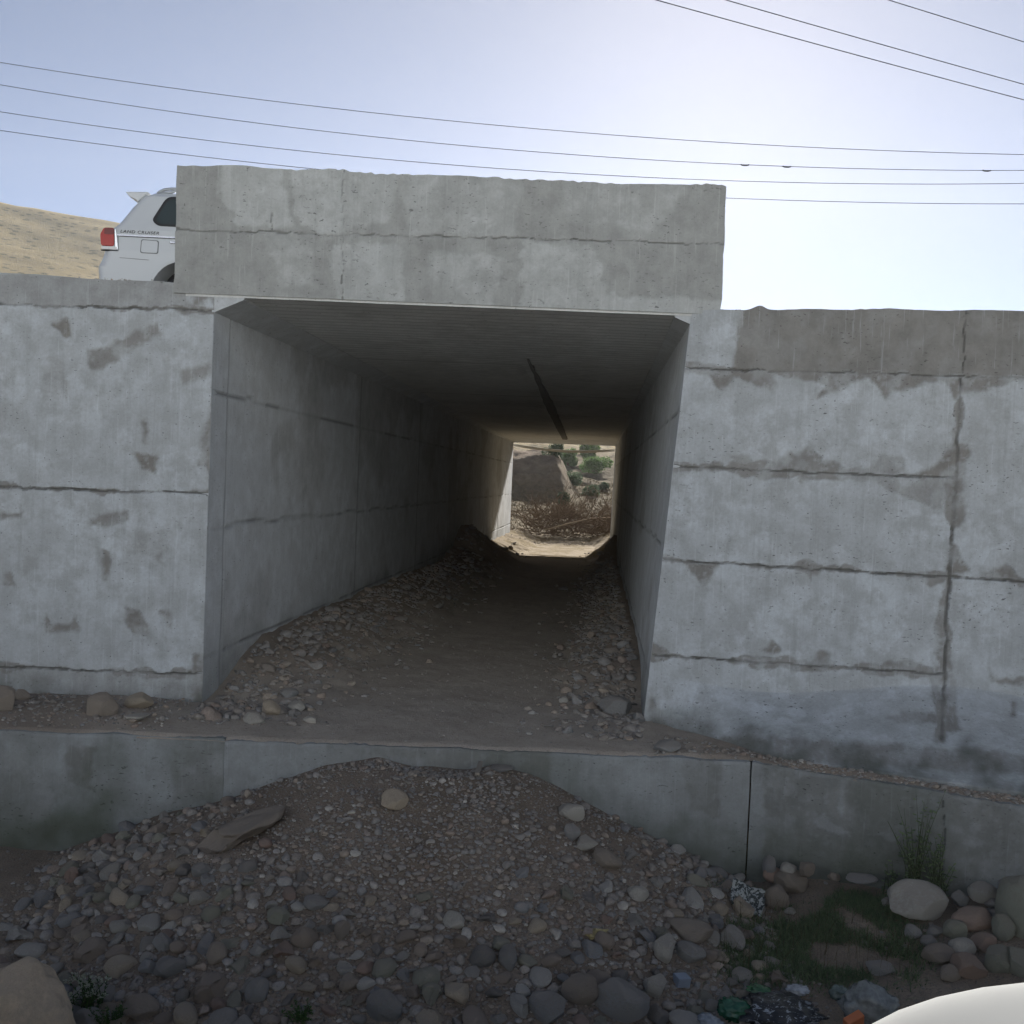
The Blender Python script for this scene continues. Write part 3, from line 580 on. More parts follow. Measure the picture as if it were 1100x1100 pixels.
# hand placed stones of the front: (px, py, width px, height px, mesh index, material, tilt, label)
HP = [
 (666, 1078, 64, 44, 2, 'g', 'large dark grey oval boulder on the gravel heap near the bottom edge'), (622, 1064, 40, 36, 5, 'b', 'brown squarish stone leaning on the large dark oval boulder'),
 (590, 1084, 44, 34, 8, 'g', 'pale grey rounded boulder left of the brown squarish stone'), (410, 1083, 44, 34, 3, 'g', 'rough purplish grey boulder at the foot of the gravel heap'), (487, 990, 24, 20, 7, 'p', 'smooth pale stone alone on bare soil in the middle of the heap'),
 (424, 862, 30, 26, 0, 't', 'tan rough rock near the top of the gravel heap'), (629, 908, 27, 18, 4, 'p', 'pale oval stone in the chain of stones on the heap'), (651, 925, 34, 22, 9, 'b', 'brown angular stone at the lower end of the chain of stones'), (614, 896, 18, 20, 10, 'g', 'grey upright stone at the upper end of the chain'),
 (612, 874, 30, 20, 12, 'p', 'light brown flat stone above the chain of stones'), (545, 1031, 20, 30, 11, 'g', 'tall grey oval stone low on the middle of the heap'), (714, 1020, 26, 34, 6, 'p', 'upright pale stone at the right flank of the heap'), (685, 961, 24, 18, 13, 'p', 'pale wedge stone on the right flank of the heap'),
 (338, 971, 26, 17, 1, 'g', 'blue grey oval stone left of the heap centre'), (297, 985, 24, 20, 14, 'o', 'olive pebble stone below the half buried slab'), (213, 966, 22, 16, 10, 'p', 'pale flat stone on the left flank of the heap'), (180, 1043, 36, 24, 12, 'g', 'wide grey stone at the lower left of the heap'), (174, 1014, 22, 20, 2, 'g', 'light grey round stone at the lower left of the heap'),
 (275, 1065, 24, 30, 5, 'g', 'dark egg shaped stone at the bottom of the heap'), (232, 1026, 22, 26, 7, 'b', 'brown round stone among the cobbles at lower left'), (215, 936, 24, 16, 3, 'g', 'grey stone touching the footing on the left flank'), (368, 1000, 18, 22, 8, 'b', 'brown oval stone beside the blue grey stone'), (153, 1085, 40, 26, 0, 'b', 'wide brown stone at the bottom left among cobbles'),
 (538, 826, 26, 8, 9, 'g', 'thin grey slab on the crest of the gravel heap'), (742, 1000, 52, 22, 13, 'b', 'long brown stone at the right foot of the heap'), (741, 1025, 34, 24, 9, 'g', 'grey blocky stone below the long brown stone'), (704, 1060, 26, 28, 6, 'p', 'pale blocky stone left of the blue grey carton'), (375, 1058, 24, 22, 4, 'b', 'small brown stone above the purplish grey boulder')]
MT = {'g': M_grey, 'b': M_brown, 'p': M_pale, 't': M_tan, 'o': M_olive, 'r': M_red}
def place_stone(name, px, py, wpx, hpx, k, mk, label, hf, group=None, cat='stone', sink=.25, ymax=99, elong=1.0):
    # march along the viewing ray until it meets the ground
    d = f_ + r_*(px-550)/F - u_*(py+hpx*.25-550)/F; t = 2.5
    while t < 12:
        p = EYE+d*t
        if p[2] <= float(hf(p[0], p[1])) or p[1] > ymax: break
        t += .01
    if p[1] > ymax: p = np.array([p[0], ymax, min(p[2], hf(p[0], ymax)+.15)])
    sx = wpx/F*t/2*1.05; sz = hpx/F*t/2*1.05; sy = max(.75*sx, .8*sz)*elong
    me = rockmesh(k, mk); o = bpy.data.objects.new(name, me); COL.objects.link(o)
    o.location = (p[0], p[1]+sy*.2, p[2]+sz*(.75-sink)); o.rotation_euler = (random.uniform(-.12, .12), ROLL+random.uniform(-.15, .15), random.uniform(-.3, .3)); o.scale = (sx, sy, sz)
    tag(o, label, cat, group); put(p[0], p[1], max(sx, sy)*.9); return o
RMC = {}
def rockmesh(k, mk):
    if (k, mk) not in RMC:
        V, Fc = rockdata(500+k, 4, .2 if k % 2 else .5, 9); o = mesh('stone', V, Fc, MT[mk], smooth=True); RMC[k, mk] = o.data; bpy.data.objects.remove(o)
    return RMC[k, mk]
fz = HF; HFL = Field(lambda X, Y: hfloor(X, Y)[0], -3.5, 5, 7.8, 41, .05); HLL = Field(lambda X, Y: hled(X, Y, -1), -7, -2, 7.8, 9.1, .04); HLR = Field(lambda X, Y: hled(X, Y, 1), 1, 6, 6, 9.1, .04); CLF = Field(lambda X, Y: fb2(X, Y, 1.1, 3, 555), -4, 3, 4, 8, .1)
for (a, b, c_, d_, k, mk, lab) in HP: place_stone('heap_stone', a, b, c_, d_, k, mk, lab, fz, 'larger stones on the gravel heap')
# half-buried angular slab, long and leaning
p = onz(250, 932, -.62)
V, Fc = rockdata(777, 4, .9, 10); sl_ = mesh('rock_slab', V, Fc, M_brown, smooth=True); a = unproj(250, 930, 6.95)
sl_.location = (a[0], a[1], float(HF(np.array(a[0]), np.array(a[1])))+.02); sl_.scale = (.40, .20, .11); sl_.rotation_euler = (R(-14), R(-30), R(35)); tag(sl_, 'long angular brown slab half buried in the left flank of the heap', 'rock')
put(a[0], a[1], .25)
# right-hand boulder pile
BP = [(988, 974, 63, 47, 0, 'p', 'largest pale boulder, standing against the footing beside the weeds'), (954, 971, 13, 13, 1, 'p', 'small pale stone touching the left side of the largest boulder'), (1031, 966, 19, 17, 2, 'g', 'bluish grey stone just right of the largest pale boulder'), (1056, 960, 34, 22, 3, 'p', 'pale rounded stone at the top of the boulder pile'),
 (1068, 970, 24, 13, 4, 'g', 'dark flat stone under the pale rounded one at the pile top'), (1045, 989, 43, 28, 5, 'r', 'reddish brown boulder with a tan streak in the middle of the pile'), (1071, 981, 26, 14, 6, 'g', 'dark grey oval stone left of the tall boulder'), (1078, 1000, 22, 32, 7, 'o', 'upright grey green stone left of the tall boulder'), (1096, 982, 34, 74, 8, 'o', 'tall olive boulder at the right edge of the photo'),
 (981, 1003, 19, 18, 9, 'g', 'round grey stone below the left end of the largest boulder'), (1004, 1002, 20, 12, 10, 'g', 'small flat bluish stone below the largest boulder'), (998, 1013, 18, 15, 11, 'g', 'small round bluish stone beneath the flat bluish one'), (1025, 1002, 25, 26, 12, 'o', 'olive rounded stone under the right end of the largest boulder'), (1034, 1021, 28, 25, 13, 'p', 'light grey rounded stone below the olive rounded one'),
 (1058, 1015, 28, 22, 14, 'r', 'rusty brown stone in the lower middle of the pile'), (1008, 1028, 34, 24, 15, 'b', 'dull purple brown stone sunk in the grass beside the pile'), (1043, 1042, 38, 30, 16, 'r', 'reddish blocky stone at the bottom of the pile'), (1072, 1034, 26, 34, 17, 'o', 'green grey boulder at the bottom of the pile, second from the right edge'), (1094, 1036, 26, 38, 18, 'o', 'green grey boulder at the bottom right of the pile, under the tall one'),
 (1020, 1048, 24, 20, 19, 'b', 'dark brown stone left of the reddish blocky stone'), (946, 1042, 30, 17, 20, 'g', 'mossy grey rock lying in the grass above the clear bag'), (1084, 938, 26, 12, 21, 'p', 'flat pale stone on top of dark ones against the footing, far right'), (1080, 952, 16, 18, 22, 'g', 'dark stone under the flat pale one against the footing'),
 (850, 949, 38, 28, 23, 'b', 'largest brown rock of the cluster below the footing joint'), (866, 934, 20, 18, 24, 'b', 'small brown rock on the right shoulder of the joint cluster'), (847, 929, 18, 12, 25, 'p', 'small pale rock on top of the joint cluster'), (833, 968, 28, 30, 26, 'b', 'dark brown rock at the bottom of the joint cluster'), (829, 940, 20, 18, 27, 'r', 'reddish rock at the left of the joint cluster'), (849, 980, 13, 8, 28, 'p', 'little flat pale stone below the joint cluster'), (827, 913, 13, 22, 29, 'g', 'thin grey slab leaning on the footing joint'),
 (895, 942, 16, 9, 30, 'b', 'small brown stone at the foot of the greenish footing'), (926, 944, 32, 9, 31, 'g', 'long low grey stone at the foot of the greenish footing')]
for (a, b, c_, d_, k, mk, lab) in BP: place_stone('boulder' if c_ > 30 else 'stone', a, b, c_, d_, k, mk, lab, fz, 'boulders and stones on the ground before the footing', ymax=7.72 if a < 800 else 7.75-(max(0, (a-820)/1100*7.5))*.43-.12, sink=.2)
# bright tan boulder bottom left
V, Fc = rockdata(889, 5, .12, 7); V = V*(1+(fbm(V*3.1+5, 5, 91)-.5)[:, None]*.22); M_btan = stone_mat('bright_tan_rock', False, (.62, .50, .36)); o = mesh('boulder', V, Fc, M_btan, smooth=True); a = unproj(2, 1100, 5.0); o.location = (a[0], 5.05, float(HF(np.array(a[0]), np.array(5.05)))+.18); o.scale = (.33, .30, .37); o.rotation_euler = (.1, .25, .9)
tag(o, 'big bright tan boulder in the bottom left corner', 'boulder')
put(a[0], 5.05, .26)
# stones on the footing
hl = HLL; hrr = HLR
hfl = HFL
for (a, b, c_, d_, k, mk, lab, hf) in [(2, 754, 34, 32, 0, 'b', 'dark round rock on the footing at the left edge of the photo', hl), (23, 748, 16, 14, 1, 'b', 'small brown stone right beside the dark round rock', hl), (107, 760, 36, 32, 3, 'b', 'round brown rock on the footing against the left wall', hl), (148, 755, 30, 20, 4, 't', 'orange tan angular rock beside the round brown rock', hl), (147, 770, 28, 8, 6, 'p', 'flat pale sliver of stone in front of the orange tan rock', hl),
   (272, 773, 24, 14, 7, 'p', 'pale flat stone at the left corner of the track entrance', hfl), (290, 762, 22, 20, 9, 't', 'tan stone at the left corner of the track entrance', hfl), (318, 760, 18, 15, 11, 'p', 'light round stone on the left berm near the entrance', hfl), (332, 774, 16, 9, 12, 'p', 'small pale oval stone lowest on the left berm', hfl), (310, 745, 20, 12, 13, 'g', 'grey stone behind the tan stone on the left berm', hfl),
   (660, 760, 36, 24, 14, 'g', 'flat blue grey rock on the right berm at the entrance', hfl), (687, 772, 14, 12, 16, 'g', 'dark stone in the right corner of the entrance', hfl), (605, 752, 10, 9, 17, 'p', 'small pale stone at the edge of the right berm', hfl), (716, 803, 30, 14, 15, 'g', 'grey stone on the footing at the right wall corner', hrr)]:
    place_stone('rock', a, b, c_, d_, k, mk, lab, hf, 'loose rocks on the footing and track edge', ymax=12 if hf is hfl else 8.85)
# procedural cobbles over the heap: big first
tries = 0
def fronts(rmin, rmax, n, cond, lst):
    k = 0
    for _ in range(n*40):
        x = random.uniform(-3.5, 2.0); y = random.uniform(4.6, YL-.03); rr = random.uniform(rmin, rmax)
        if not cond(x, y, rr) or not free(x, y, rr): continue
        put(x, y, rr); lst.append((x, y, rr)); k += 1
        if k >= n: break
def heapness(x, y):
    dx = x+.45; dy = YL-y; Rx = 2.95 if dx < 0 else 2.35; return 1-math.sqrt((dx/Rx)**2+(dy/2.9)**2)
cl = CLF
def c_big(x, y, r):
    h = heapness(x, y)
    if h < -.16 or x > 1.75+.1*(y-6) or x < -3.05+random.gauss(0, .12): return False
    stony = sstep(.55, .05, h)*(1 if x < -.9 or y < 5.9 else .38)
    return random.random() < stony*(.5+1.0*(cl(x, y)-.3))*(1.0 if r < .07 else .55) and (r < .05+.06*sstep(.6, .05, h))
L1 = []; fronts(.068, .11, 90, c_big, L1); fronts(.048, .070, 240, c_big, L1); fronts(.034, .05, 420, c_big, L1)
def c_sm(x, y, r):
    h = heapness(x, y)
    if h < -.22 or x > 1.9 or x < -3.15+random.gauss(0, .15): return False
    return random.random() < max(.05, (.18+2.1*(cl(x, y)-.38)))*(.50+.7*sstep(.6, .05, h))
L2 = []; fronts(.020, .034, 1000, c_sm, L2); fronts(.011, .020, 2600, c_sm, L2)
allst = sorted(L1+L2, key=lambda s: -s[2]/s[1])
inview = []
for s in allst:
    p = np.array([s[0], s[1], HF(np.array(s[0]), np.array(s[1]))]); px, py = proj(p)
    inview.append((s, p, px, py, -5 < px < 1105 and py < 1108))
ind = [q for q in inview if q[4]][:262]; idset = set(id(q[0]) for q in ind)
rub = Rub()
for (s, p, px, py, iv) in inview:
    if id(s) in idset: continue
    x, y, rr = s; rub.add(p+np.array([0, 0, rr*random.uniform(-.25, .3)]), rr*1.1, random.uniform(.45, .8), MIDR if rr > .026 else LO, random.random())
SZ = lambda r: 'large' if r > .085 else ('medium' if r > .06 else 'small')
CM = [('blue grey', (.30, .31, .32)), ('brown', (.34, .28, .23)), ('pale grey', (.52, .51, .48)), ('tan', (.46, .39, .30)), ('dark grey', (.20, .195, .19)), ('reddish brown', (.34, .24, .195)), ('mid grey', (.36, .35, .325)), ('olive grey', (.31, .31, .25))]
CMM = [stone_mat(n.replace(' ', '_')+'_cobble', False, c) for n, c in CM]
for (s, p, px, py, iv) in ind:
    x, y, rr = s; k = random.randrange(16); o = bpy.data.objects.new('cobblestone', cobmesh[k]); COL.objects.link(o)
    ci = random.choices(range(8), (3, 5, 3, 3, 3, 2, 5, 3))[0]; o.material_slots[0].link = 'OBJECT'; o.material_slots[0].material = CMM[ci]
    fl = random.uniform(.5, .85); sx, sy, sz = rr*1.12, rr*random.uniform(.72, 1.05), rr*fl
    o.location = (x, y, p[2]+sz*random.uniform(-.15, .4)); o.scale = (sx, sy, sz); o.rotation_euler = (random.uniform(-.4, .4), random.uniform(-.4, .4), random.uniform(0, 6.28))
    row = 'upper' if py < 930 else ('middle' if py < 985 else ('lower' if py < 1045 else 'bottom')); colz = 'far left' if px < 150 else ('left' if px < 300 else ('centre left' if px < 430 else ('centre' if px < 560 else ('centre right' if px < 690 else 'right flank'))))
    sh = 'flat' if fl < .6 else ('round' if k % 4 == 0 else 'angular')
    tag(o, f"{SZ(rr)} {sh} {CM[ci][0]} cobblestone on the {row} {colz} of the gravel heap", 'stone', 'cobblestones on the gravel heap')
from collections import defaultdict
byl = defaultdict(list)
for o in bpy.data.objects:
    if o.name.startswith('cobblestone'): byl[o['label']].append((float(proj(np.array(o.location))[0]), o))
for lb, l in byl.items():
    if len(l) > 1:
        l.sort(key=lambda q: q[0]); wd = {2: ['leftmost', 'rightmost'], 3: ['leftmost', 'middle', 'rightmost']}.get(len(l), ['leftmost', 'second', 'third', 'rightmost'] if len(l) == 4 else None)
        if wd:
            for w_, (q, o) in zip(wd, l): o['label'] = w_+' '+lb
# scatter gravel everywhere else in front and on the crest
for _ in range(9000):
    x = random.gauss(-.4, 1.3); y = random.uniform(4.7, YL-.02); h = heapness(x, y)
    if h < -.25 or x > 2: continue
    rr = random.uniform(.004, .012); p = np.array([x, y, HF(np.array(x), np.array(y))+rr*.3]); rub.add(p, rr, .7, LO, random.random())
for _ in range(900):
    x = random.uniform(-5, 5); y = random.uniform(4.7, 7.8)
    if x > 1.9 and y > YL-(x-1.93)*.43-.05: continue
    rr = random.choice([.006, .01, .014, .02]) ; p = np.array([x, y, HF(np.array(x), np.array(y))+rr*.3]); rub.add(p, rr, .6, LO, random.random())
rub.build('gravel', 'loose grey gravel and pebbles strewn over the soil heap before the footing', 'gravel')
# rubble on berms in the passage and on the footing
rub = Rub()
for _ in range(5200):
    y = 8.3+abs(random.gauss(0, 1))*9
    if y > 39: continue
    left = random.random() < .55; t = abs(random.gauss(0, .5))
    if t > 1.6: continue
    x = wl(y)+.05+t*1.0 if left else wr(y, 0)-.05-t*.8
    rr = min(.11, random.lognormvariate(-3.75, .55)); rr = rr if y < 20 else rr*1.5
    p = np.array([x, y, hfl(x, y)+rr*.15]); rub.add(p, rr, random.uniform(.35, .75), MIDR if rr > .03 and y < 13 else LO, random.random()*.93)
for _ in range(500):
    y = random.uniform(YL+.03, 13); x = random.uniform(wl(y)+.3, wr(y)-.3); rr = random.uniform(.004, .014); rub.add(np.array([x, y, hfl(x, y)]), rr, .6, LO, random.random())
rub.build('rubble', 'broken rubble heaped along both tunnel walls beside the sandy track', 'rubble')
rub = Rub()
for _ in range(1700):
    side = random.choice((-1, 1)); rr = random.uniform(.005, .02) if random.random() < .93 else random.uniform(.02, .035)
    if side < 0: x = random.uniform(-5.2, wl(8.5)); y = random.uniform(YL+.12, DW-.03); z = hl(x, y)
    else: x = random.uniform(1.2, 4.6); yl = YL-(max(0, x-1.93))*.43; y = random.uniform(yl+.02, yl+(.16 if x > 2.2 else .7-.5*(x-1.2))); z = hrr(x, y)
    rub.add(np.array([x, y, z+rr*.2]), rr, .6, LO, random.random())
rub.build('grit', 'fine gravel lying along the top of the concrete footing', 'gravel')
rub = Rub()
for _ in range(420):      # crumbs of mortar and earth along the wall tops
    r_w = random.random()
    if r_w < .4: x = random.uniform(-5.2, -3.2); y = DW+random.uniform(.02, .35); z = 3.74
    elif r_w < .62: x = 1.86+abs(random.gauss(0, .13)); y = DW+random.uniform(.03, .3)-WA*(x-xr0); z = 3.635+.035*math.exp(-((x-1.90)/.07)**2)
    else: x = random.uniform(1.9, 5); y = DW-WA*(x-xr0)+random.uniform(.05, .35); z = 3.64
    rr = random.uniform(.004, .012); rub.add(np.array([x, y, z-.01]), rr, .7, LO, random.random())
rub.build('crumbs', 'crumbled mortar and earth lying along the tops of the walls', 'rubble')

# wooden stick on heap
mb = MB(); a = place = onz(512, 862, -.30); z0 = float(HF(np.array(a[0]), np.array(a[1])))+.02
b_ = unproj(515, 842, a[1]+.22); z1 = float(HF(np.array(b_[0]), np.array(a[1]+.22)))+.05
mb.box(((a[0]+b_[0])/2, a[1]+.1, (z0+z1)/2+.01), (.035, .30, .02), Matrix.Rotation(math.atan2(z1-z0, .25), 3, 'X')@Matrix.Rotation(-.05, 3, 'Z')); tag(mb.build('wooden_stick', plain('grey_wood', (.27, .24, .20), .9, sc=60), bevel=.004), 'short weathered wooden stick lying near the top of the heap', 'stick')
exec_parts = True

# ------------------------------------------------------------------ vehicle on the road
M_white = plain('white_paint', (.60, .62, .63), .22, var=.02, sc=3, spec=.5); M_dark = plain('black_rubber', (.025, .025, .027), .8)
M_glass = plain('dark_glass', (.045, .06, .06), .08, var=.05, spec=.6); M_redl = plain('red_lens', (.42, .02, .015), .18, var=.15); M_redd = plain('dark_red_lens', (.16, .01, .01), .2); M_chrome = plain('chrome', (.6, .6, .62), .2, metal=1); M_silver = plain('silver_rail', (.42, .44, .46), .35, metal=.6); M_plas = plain('seam_grey', (.18, .19, .19), .6); M_clear = plain('clear_lens', (.75, .73, .72), .2)
CX, CY = unproj(101.5, 285, 13.75)[0], 13.75
car = empty('parked_car', (CX, CY+.97, ROADZ+.012), label='white off road car above the left wall, half hidden by the concrete beam', cat='car')
def carpart(mb, n, m, **k): return mb.build(n, m, car, **k)
zr = [.42, .50, .60, .86, .90, 1.02, 1.08, 1.10, 1.36, 1.42, 1.50, 1.70, 1.86, 1.92, 1.945]
xr_ = [.16, .06, .02, .0, .02, .07, .085, .105, .13, .215, .27, .385, .50, .60, .85]
xf_ = [4.7, 4.85, 4.93, 4.95, 4.94, 4.90, 4.86, 4.85, 3.62, 3.55, 3.46, 3.15, 2.9, 2.75, 2.5]
yw_ = [.90, .94, .965, .97, .97, .97, .97, .968, .945, .925, .895, .825, .77, .70, .45]
zs = np.unique(np.concatenate([np.linspace(.42, 1.945, 120), zr])); NR = 260
rings = []
for z in zs:
    a, b, hw = np.interp(z, zr, xr_), np.interp(z, zr, xf_), np.interp(z, zr, yw_)
    th = np.linspace(0, 2*np.pi, NR, endpoint=False)
    # rounded rectangle by arc length
    rc = min(.16, hw*.5); Lx, Ly = (b-a)-2*rc, 2*hw-2*rc; per = 2*Lx+2*Ly+2*np.pi*rc; s = np.linspace(0, per, NR, endpoint=False); pts = []
    for q in s:
        if q < Lx: pts.append((a+rc+q, -hw)); continue
        q -= Lx
        for (cx, cy, a0, nxt) in ((b-rc, -hw+rc, -90, ('y', b, Ly)), (b-rc, hw-rc, 0, ('x', hw, Lx)), (a+rc, hw-rc, 90, ('y2', a, Ly)), (a+rc, -hw+rc, 180, None)):
            if q < rc*np.pi/2:
                t = R(a0)+q/rc; pts.append((cx+rc*math.cos(t), cy+rc*math.sin(t))); break
            q -= rc*np.pi/2
            if nxt is None: pts.append((a+rc, -hw)); break
            if q < nxt[2]:
                pts.append((b, -hw+rc+q) if nxt[0] == 'y' else ((b-rc-q, hw) if nxt[0] == 'x' else (a, hw-rc-q))); break
            q -= nxt[2]
    rings.append([(x, y, z) for x, y in pts])
V = np.array(rings).reshape(-1, 3); nz_ = len(zs); Fc = []
for i in range(nz_-1):
    for k in range(NR):
        q = (i*NR+k, i*NR+(k+1) % NR, (i+1)*NR+(k+1) % NR, (i+1)*NR+k); c = V[list(q)].mean(0)
        if abs(c[1]) > .55 and any(math.hypot(c[0]-wx, c[2]-.54) < .43 for wx in (1.18, 4.03)): continue
        Fc.append(q)
Fc.append(tuple((nz_-1)*NR+k for k in range(NR))); Fc.append(tuple(range(NR))[::-1])
mesh('car_body', V, Fc, M_white, car, True)
def yside(z): return -np.interp(z, zr, yw_)
def onside(mb, poly, t=.012, off=.0):
    n = len(poly); A = [(x, yside(z)-t-off, z) for x, z in poly]; B = [(x, yside(z)+.02, z) for x, z in poly]
    mb.add(A+B, [tuple(range(n)), tuple(range(2*n-1, n-1, -1))]+[(i, i+n, (i+1) % n+n, (i+1) % n) for i in range(n)]); return mb
def rpoly(pts, r=.05, n=5):
    out = []; N_ = len(pts)
    for i in range(N_):
        p = Vector(pts[i]); a = (Vector(pts[i-1])-p); b = (Vector(pts[(i+1) % N_])-p); ra = min(r, a.length*.45, b.length*.45); a.normalize(); b.normalize()
        for k in range(n+1):
            t = k/n; out.append(tuple((p+a*ra)*(1-t)**2+p*2*t*(1-t)+(p+b*ra)*t*t))
    return out
zc3 = lambda l: [((a-90)/629, .98+(795-b)/629) for a, b in l]
win = zc3([(543, 462), (640, 238), (1180, 232), (1180, 520), (600, 512)])
wf = carpart(onside(MB(), rpoly(win, .09), .006), 'window_frame', M_dark); 
gl = onside(MB(), rpoly(zc3([(575, 462), (655, 265), (1160, 258), (1160, 498), (625, 492)]), .08), .010).build('window_pane', M_glass, wf)
for x0, x1 in ((1.85, 2.62), (2.70, 3.35)):
    f2 = carpart(onside(MB(), rpoly([(x0, 1.40), (x0+.02, 1.86), (x1-.05 if x1 < 3 else x1-.40, 1.86), (x1, 1.40)], .05), .006), 'window_frame', M_dark)
    onside(MB(), rpoly([(x0+.03, 1.43), (x0+.05, 1.83), (x1-.09 if x1 < 3 else x1-.42, 1.83), (x1-.05, 1.43)], .05), .010).build('window_pane', M_glass, f2)
tl = MB(); P_ = rpoly(zc3([(130, 605), (160, 548), (245, 548), (250, 700), (140, 700)]), .03); tl.prism(P_, -.975, -.70)
t_ = carpart(tl, 'tail_light', M_redl, bevel=.006)
q = MB().prism(rpoly(zc3([(168, 552), (245, 552), (247, 605), (165, 605)]), .02), -.981, -.90); q.build('lens', M_redd, t_)
q = MB().prism(rpoly(zc3([(145, 705), (275, 705), (270, 728), (150, 728)]), .01), -.978, -.72); q.build('reversing_lens', M_clear, t_)
q = MB().prism(rpoly(zc3([(252, 560), (262, 560), (284, 722), (262, 722)]), .008), -.975, -.90); q.build('bezel', M_chrome, t_)
tl = MB().prism(P_, .70, .975); carpart(tl, 'tail_light', M_redl, bevel=.006)
sp = MB().prism(zc3([(265, 198), (460, 192), (445, 215), (372, 282), (355, 262), (300, 240)]), -.70, .70); carpart(sp, 'spoiler', M_white, bevel=.012)
for s in (-1, 1):
    r1 = MB(); y = s*.66; r1.tube([(.70, y, 1.925), (.74, y, 1.955), (.80, y, 1.985), (.90, y, 1.998), (1.6, y, 2.0), (2.5, y, 1.995), (2.62, y, 1.93)], .022, 8)
    r1.tube([(.74, y, 1.93), (.90, y, 1.95), (.97, y, 1.985)], .02, 6); carpart(r1, 'roof_rail', M_silver, smooth=True)
fd = onside(MB(), rpoly(zc3([(473, 632), (622, 638), (622, 752), (470, 750)]), .03), .004); f3 = carpart(fd, 'fuel_door_seam', M_plas)
onside(MB(), rpoly(zc3([(480, 639), (615, 645), (615, 745), (477, 743)]), .03), .006).build('fuel_door', M_white, f3)
carpart(onside(MB(), zc3([(235, 598), (1900, 612), (1900, 624), (235, 610)]), .010), 'trim_strip', M_chrome)
carpart(onside(MB(), zc3([(235, 611), (1900, 625), (1900, 630), (235, 616)]), .007), 'trim_shadow_gap', M_dark)
carpart(onside(MB(), zc3([(140, 733), (285, 733), (285, 741), (140, 741)]), .006), 'bumper_seam', M_dark)
carpart(onside(MB(), zc3([(300, 793), (545, 803), (545, 807), (300, 797)]), .004), 'bumper_seam', M_plas)
carpart(onside(MB(), zc3([(276, 610), (280, 610), (290, 735), (286, 735)]), .004), 'panel_seam', M_plas)
carpart(onside(MB(), rpoly(zc3([(718, 640), (860, 642), (860, 665), (718, 662)]), .01), .03), 'door_handle', M_chrome, bevel=.006)
# wheel arches and wheels
for wx in (1.18, 4.03):
    for s in (-1, 1):
        am = MB(); n = 28
        for k in range(n):
            t0, t1 = math.pi*(k/n)*1.12-.19, math.pi*((k+1)/n)*1.12-.19
            def pt(t, r, y): return (wx+r*math.cos(t), s*y, .54+r*math.sin(t))
            A = [pt(t0, .452, .985), pt(t1, .452, .985), pt(t1, .418, .978), pt(t0, .418, .978), pt(t0, .452, .94), pt(t1, .452, .94), pt(t1, .418, .55), pt(t0, .418, .55)]
            am.add(A, [(0, 1, 2, 3), (0, 4, 5, 1), (3, 2, 6, 7)])
        carpart(am, 'wheel_arch', M_white, smooth=False)
        lm = MB(); lm.prism([(wx+.43*math.cos(k/20*2*math.pi), .54+.43*math.sin(k/20*2*math.pi)) for k in range(20)], s*.55-.01, s*.55+.01); carpart(lm, 'arch_liner', M_dark)
        wo = bpy.data.objects.new('wheel', None); COL.objects.link(wo); wo.parent = car; wo.location = (wx, s*.82, .385)
        ty = MB(); prof = [(.22, -.12), (.34, -.13), (.375, -.10), (.385, -.03), (.385, .03), (.375, .10), (.34, .13), (.22, .12)]; n = 40; V = [(r*math.cos(2*math.pi*k/n), y, r*math.sin(2*math.pi*k/n)) for k in range(n) for r, y in prof]; m = len(prof)
        ty.add(V, [(k*m+j, k*m+(j+1) % m, ((k+1) % n)*m+(j+1) % m, ((k+1) % n)*m+j) for k in range(n) for j in range(m)]); ty.build('tyre', M_dark, wo, smooth=True)
        rm = MB(); rm.tube([(0, s*.02, 0), (0, s*.06, 0)], .225, 24)
        for k in range(6): rm.box((.12*math.cos(k*1.047), s*.08, .12*math.sin(k*1.047)), (.22, .035, .06), Matrix.Rotation(-k*1.047, 3, 'Y'))
        rm.build('rim', M_chrome, wo)
cu = bpy.data.curves.new('lettering', 'FONT'); cu.body = 'LAND CRUISER'; cu.size = .066; cu.extrude = .002; cu.space_character = 1.1; cu.shear = .15
to = bpy.data.objects.new('lettering_curve', cu); COL.objects.link(to); bpy.context.view_layer.update()
dg = bpy.context.evaluated_depsgraph_get(); me = bpy.data.meshes.new_from_object(to.evaluated_get(dg)); bpy.data.objects.remove(to)
xx = [v.co.x for v in me.vertices]; wdt = max(xx)-min(xx)
lt = bpy.data.objects.new('lettering', me); COL.objects.link(lt); lt.parent = car; a = zc3([(292, 583)])[0]; lt.location = (a[0], yside(a[1])-.004, a[1]-.0); lt.rotation_euler = (R(90-7), R(.9), 0); lt.scale = ((325/629)/wdt, .85, 1)
me.materials.clear(); me.materials.append(M_dark)

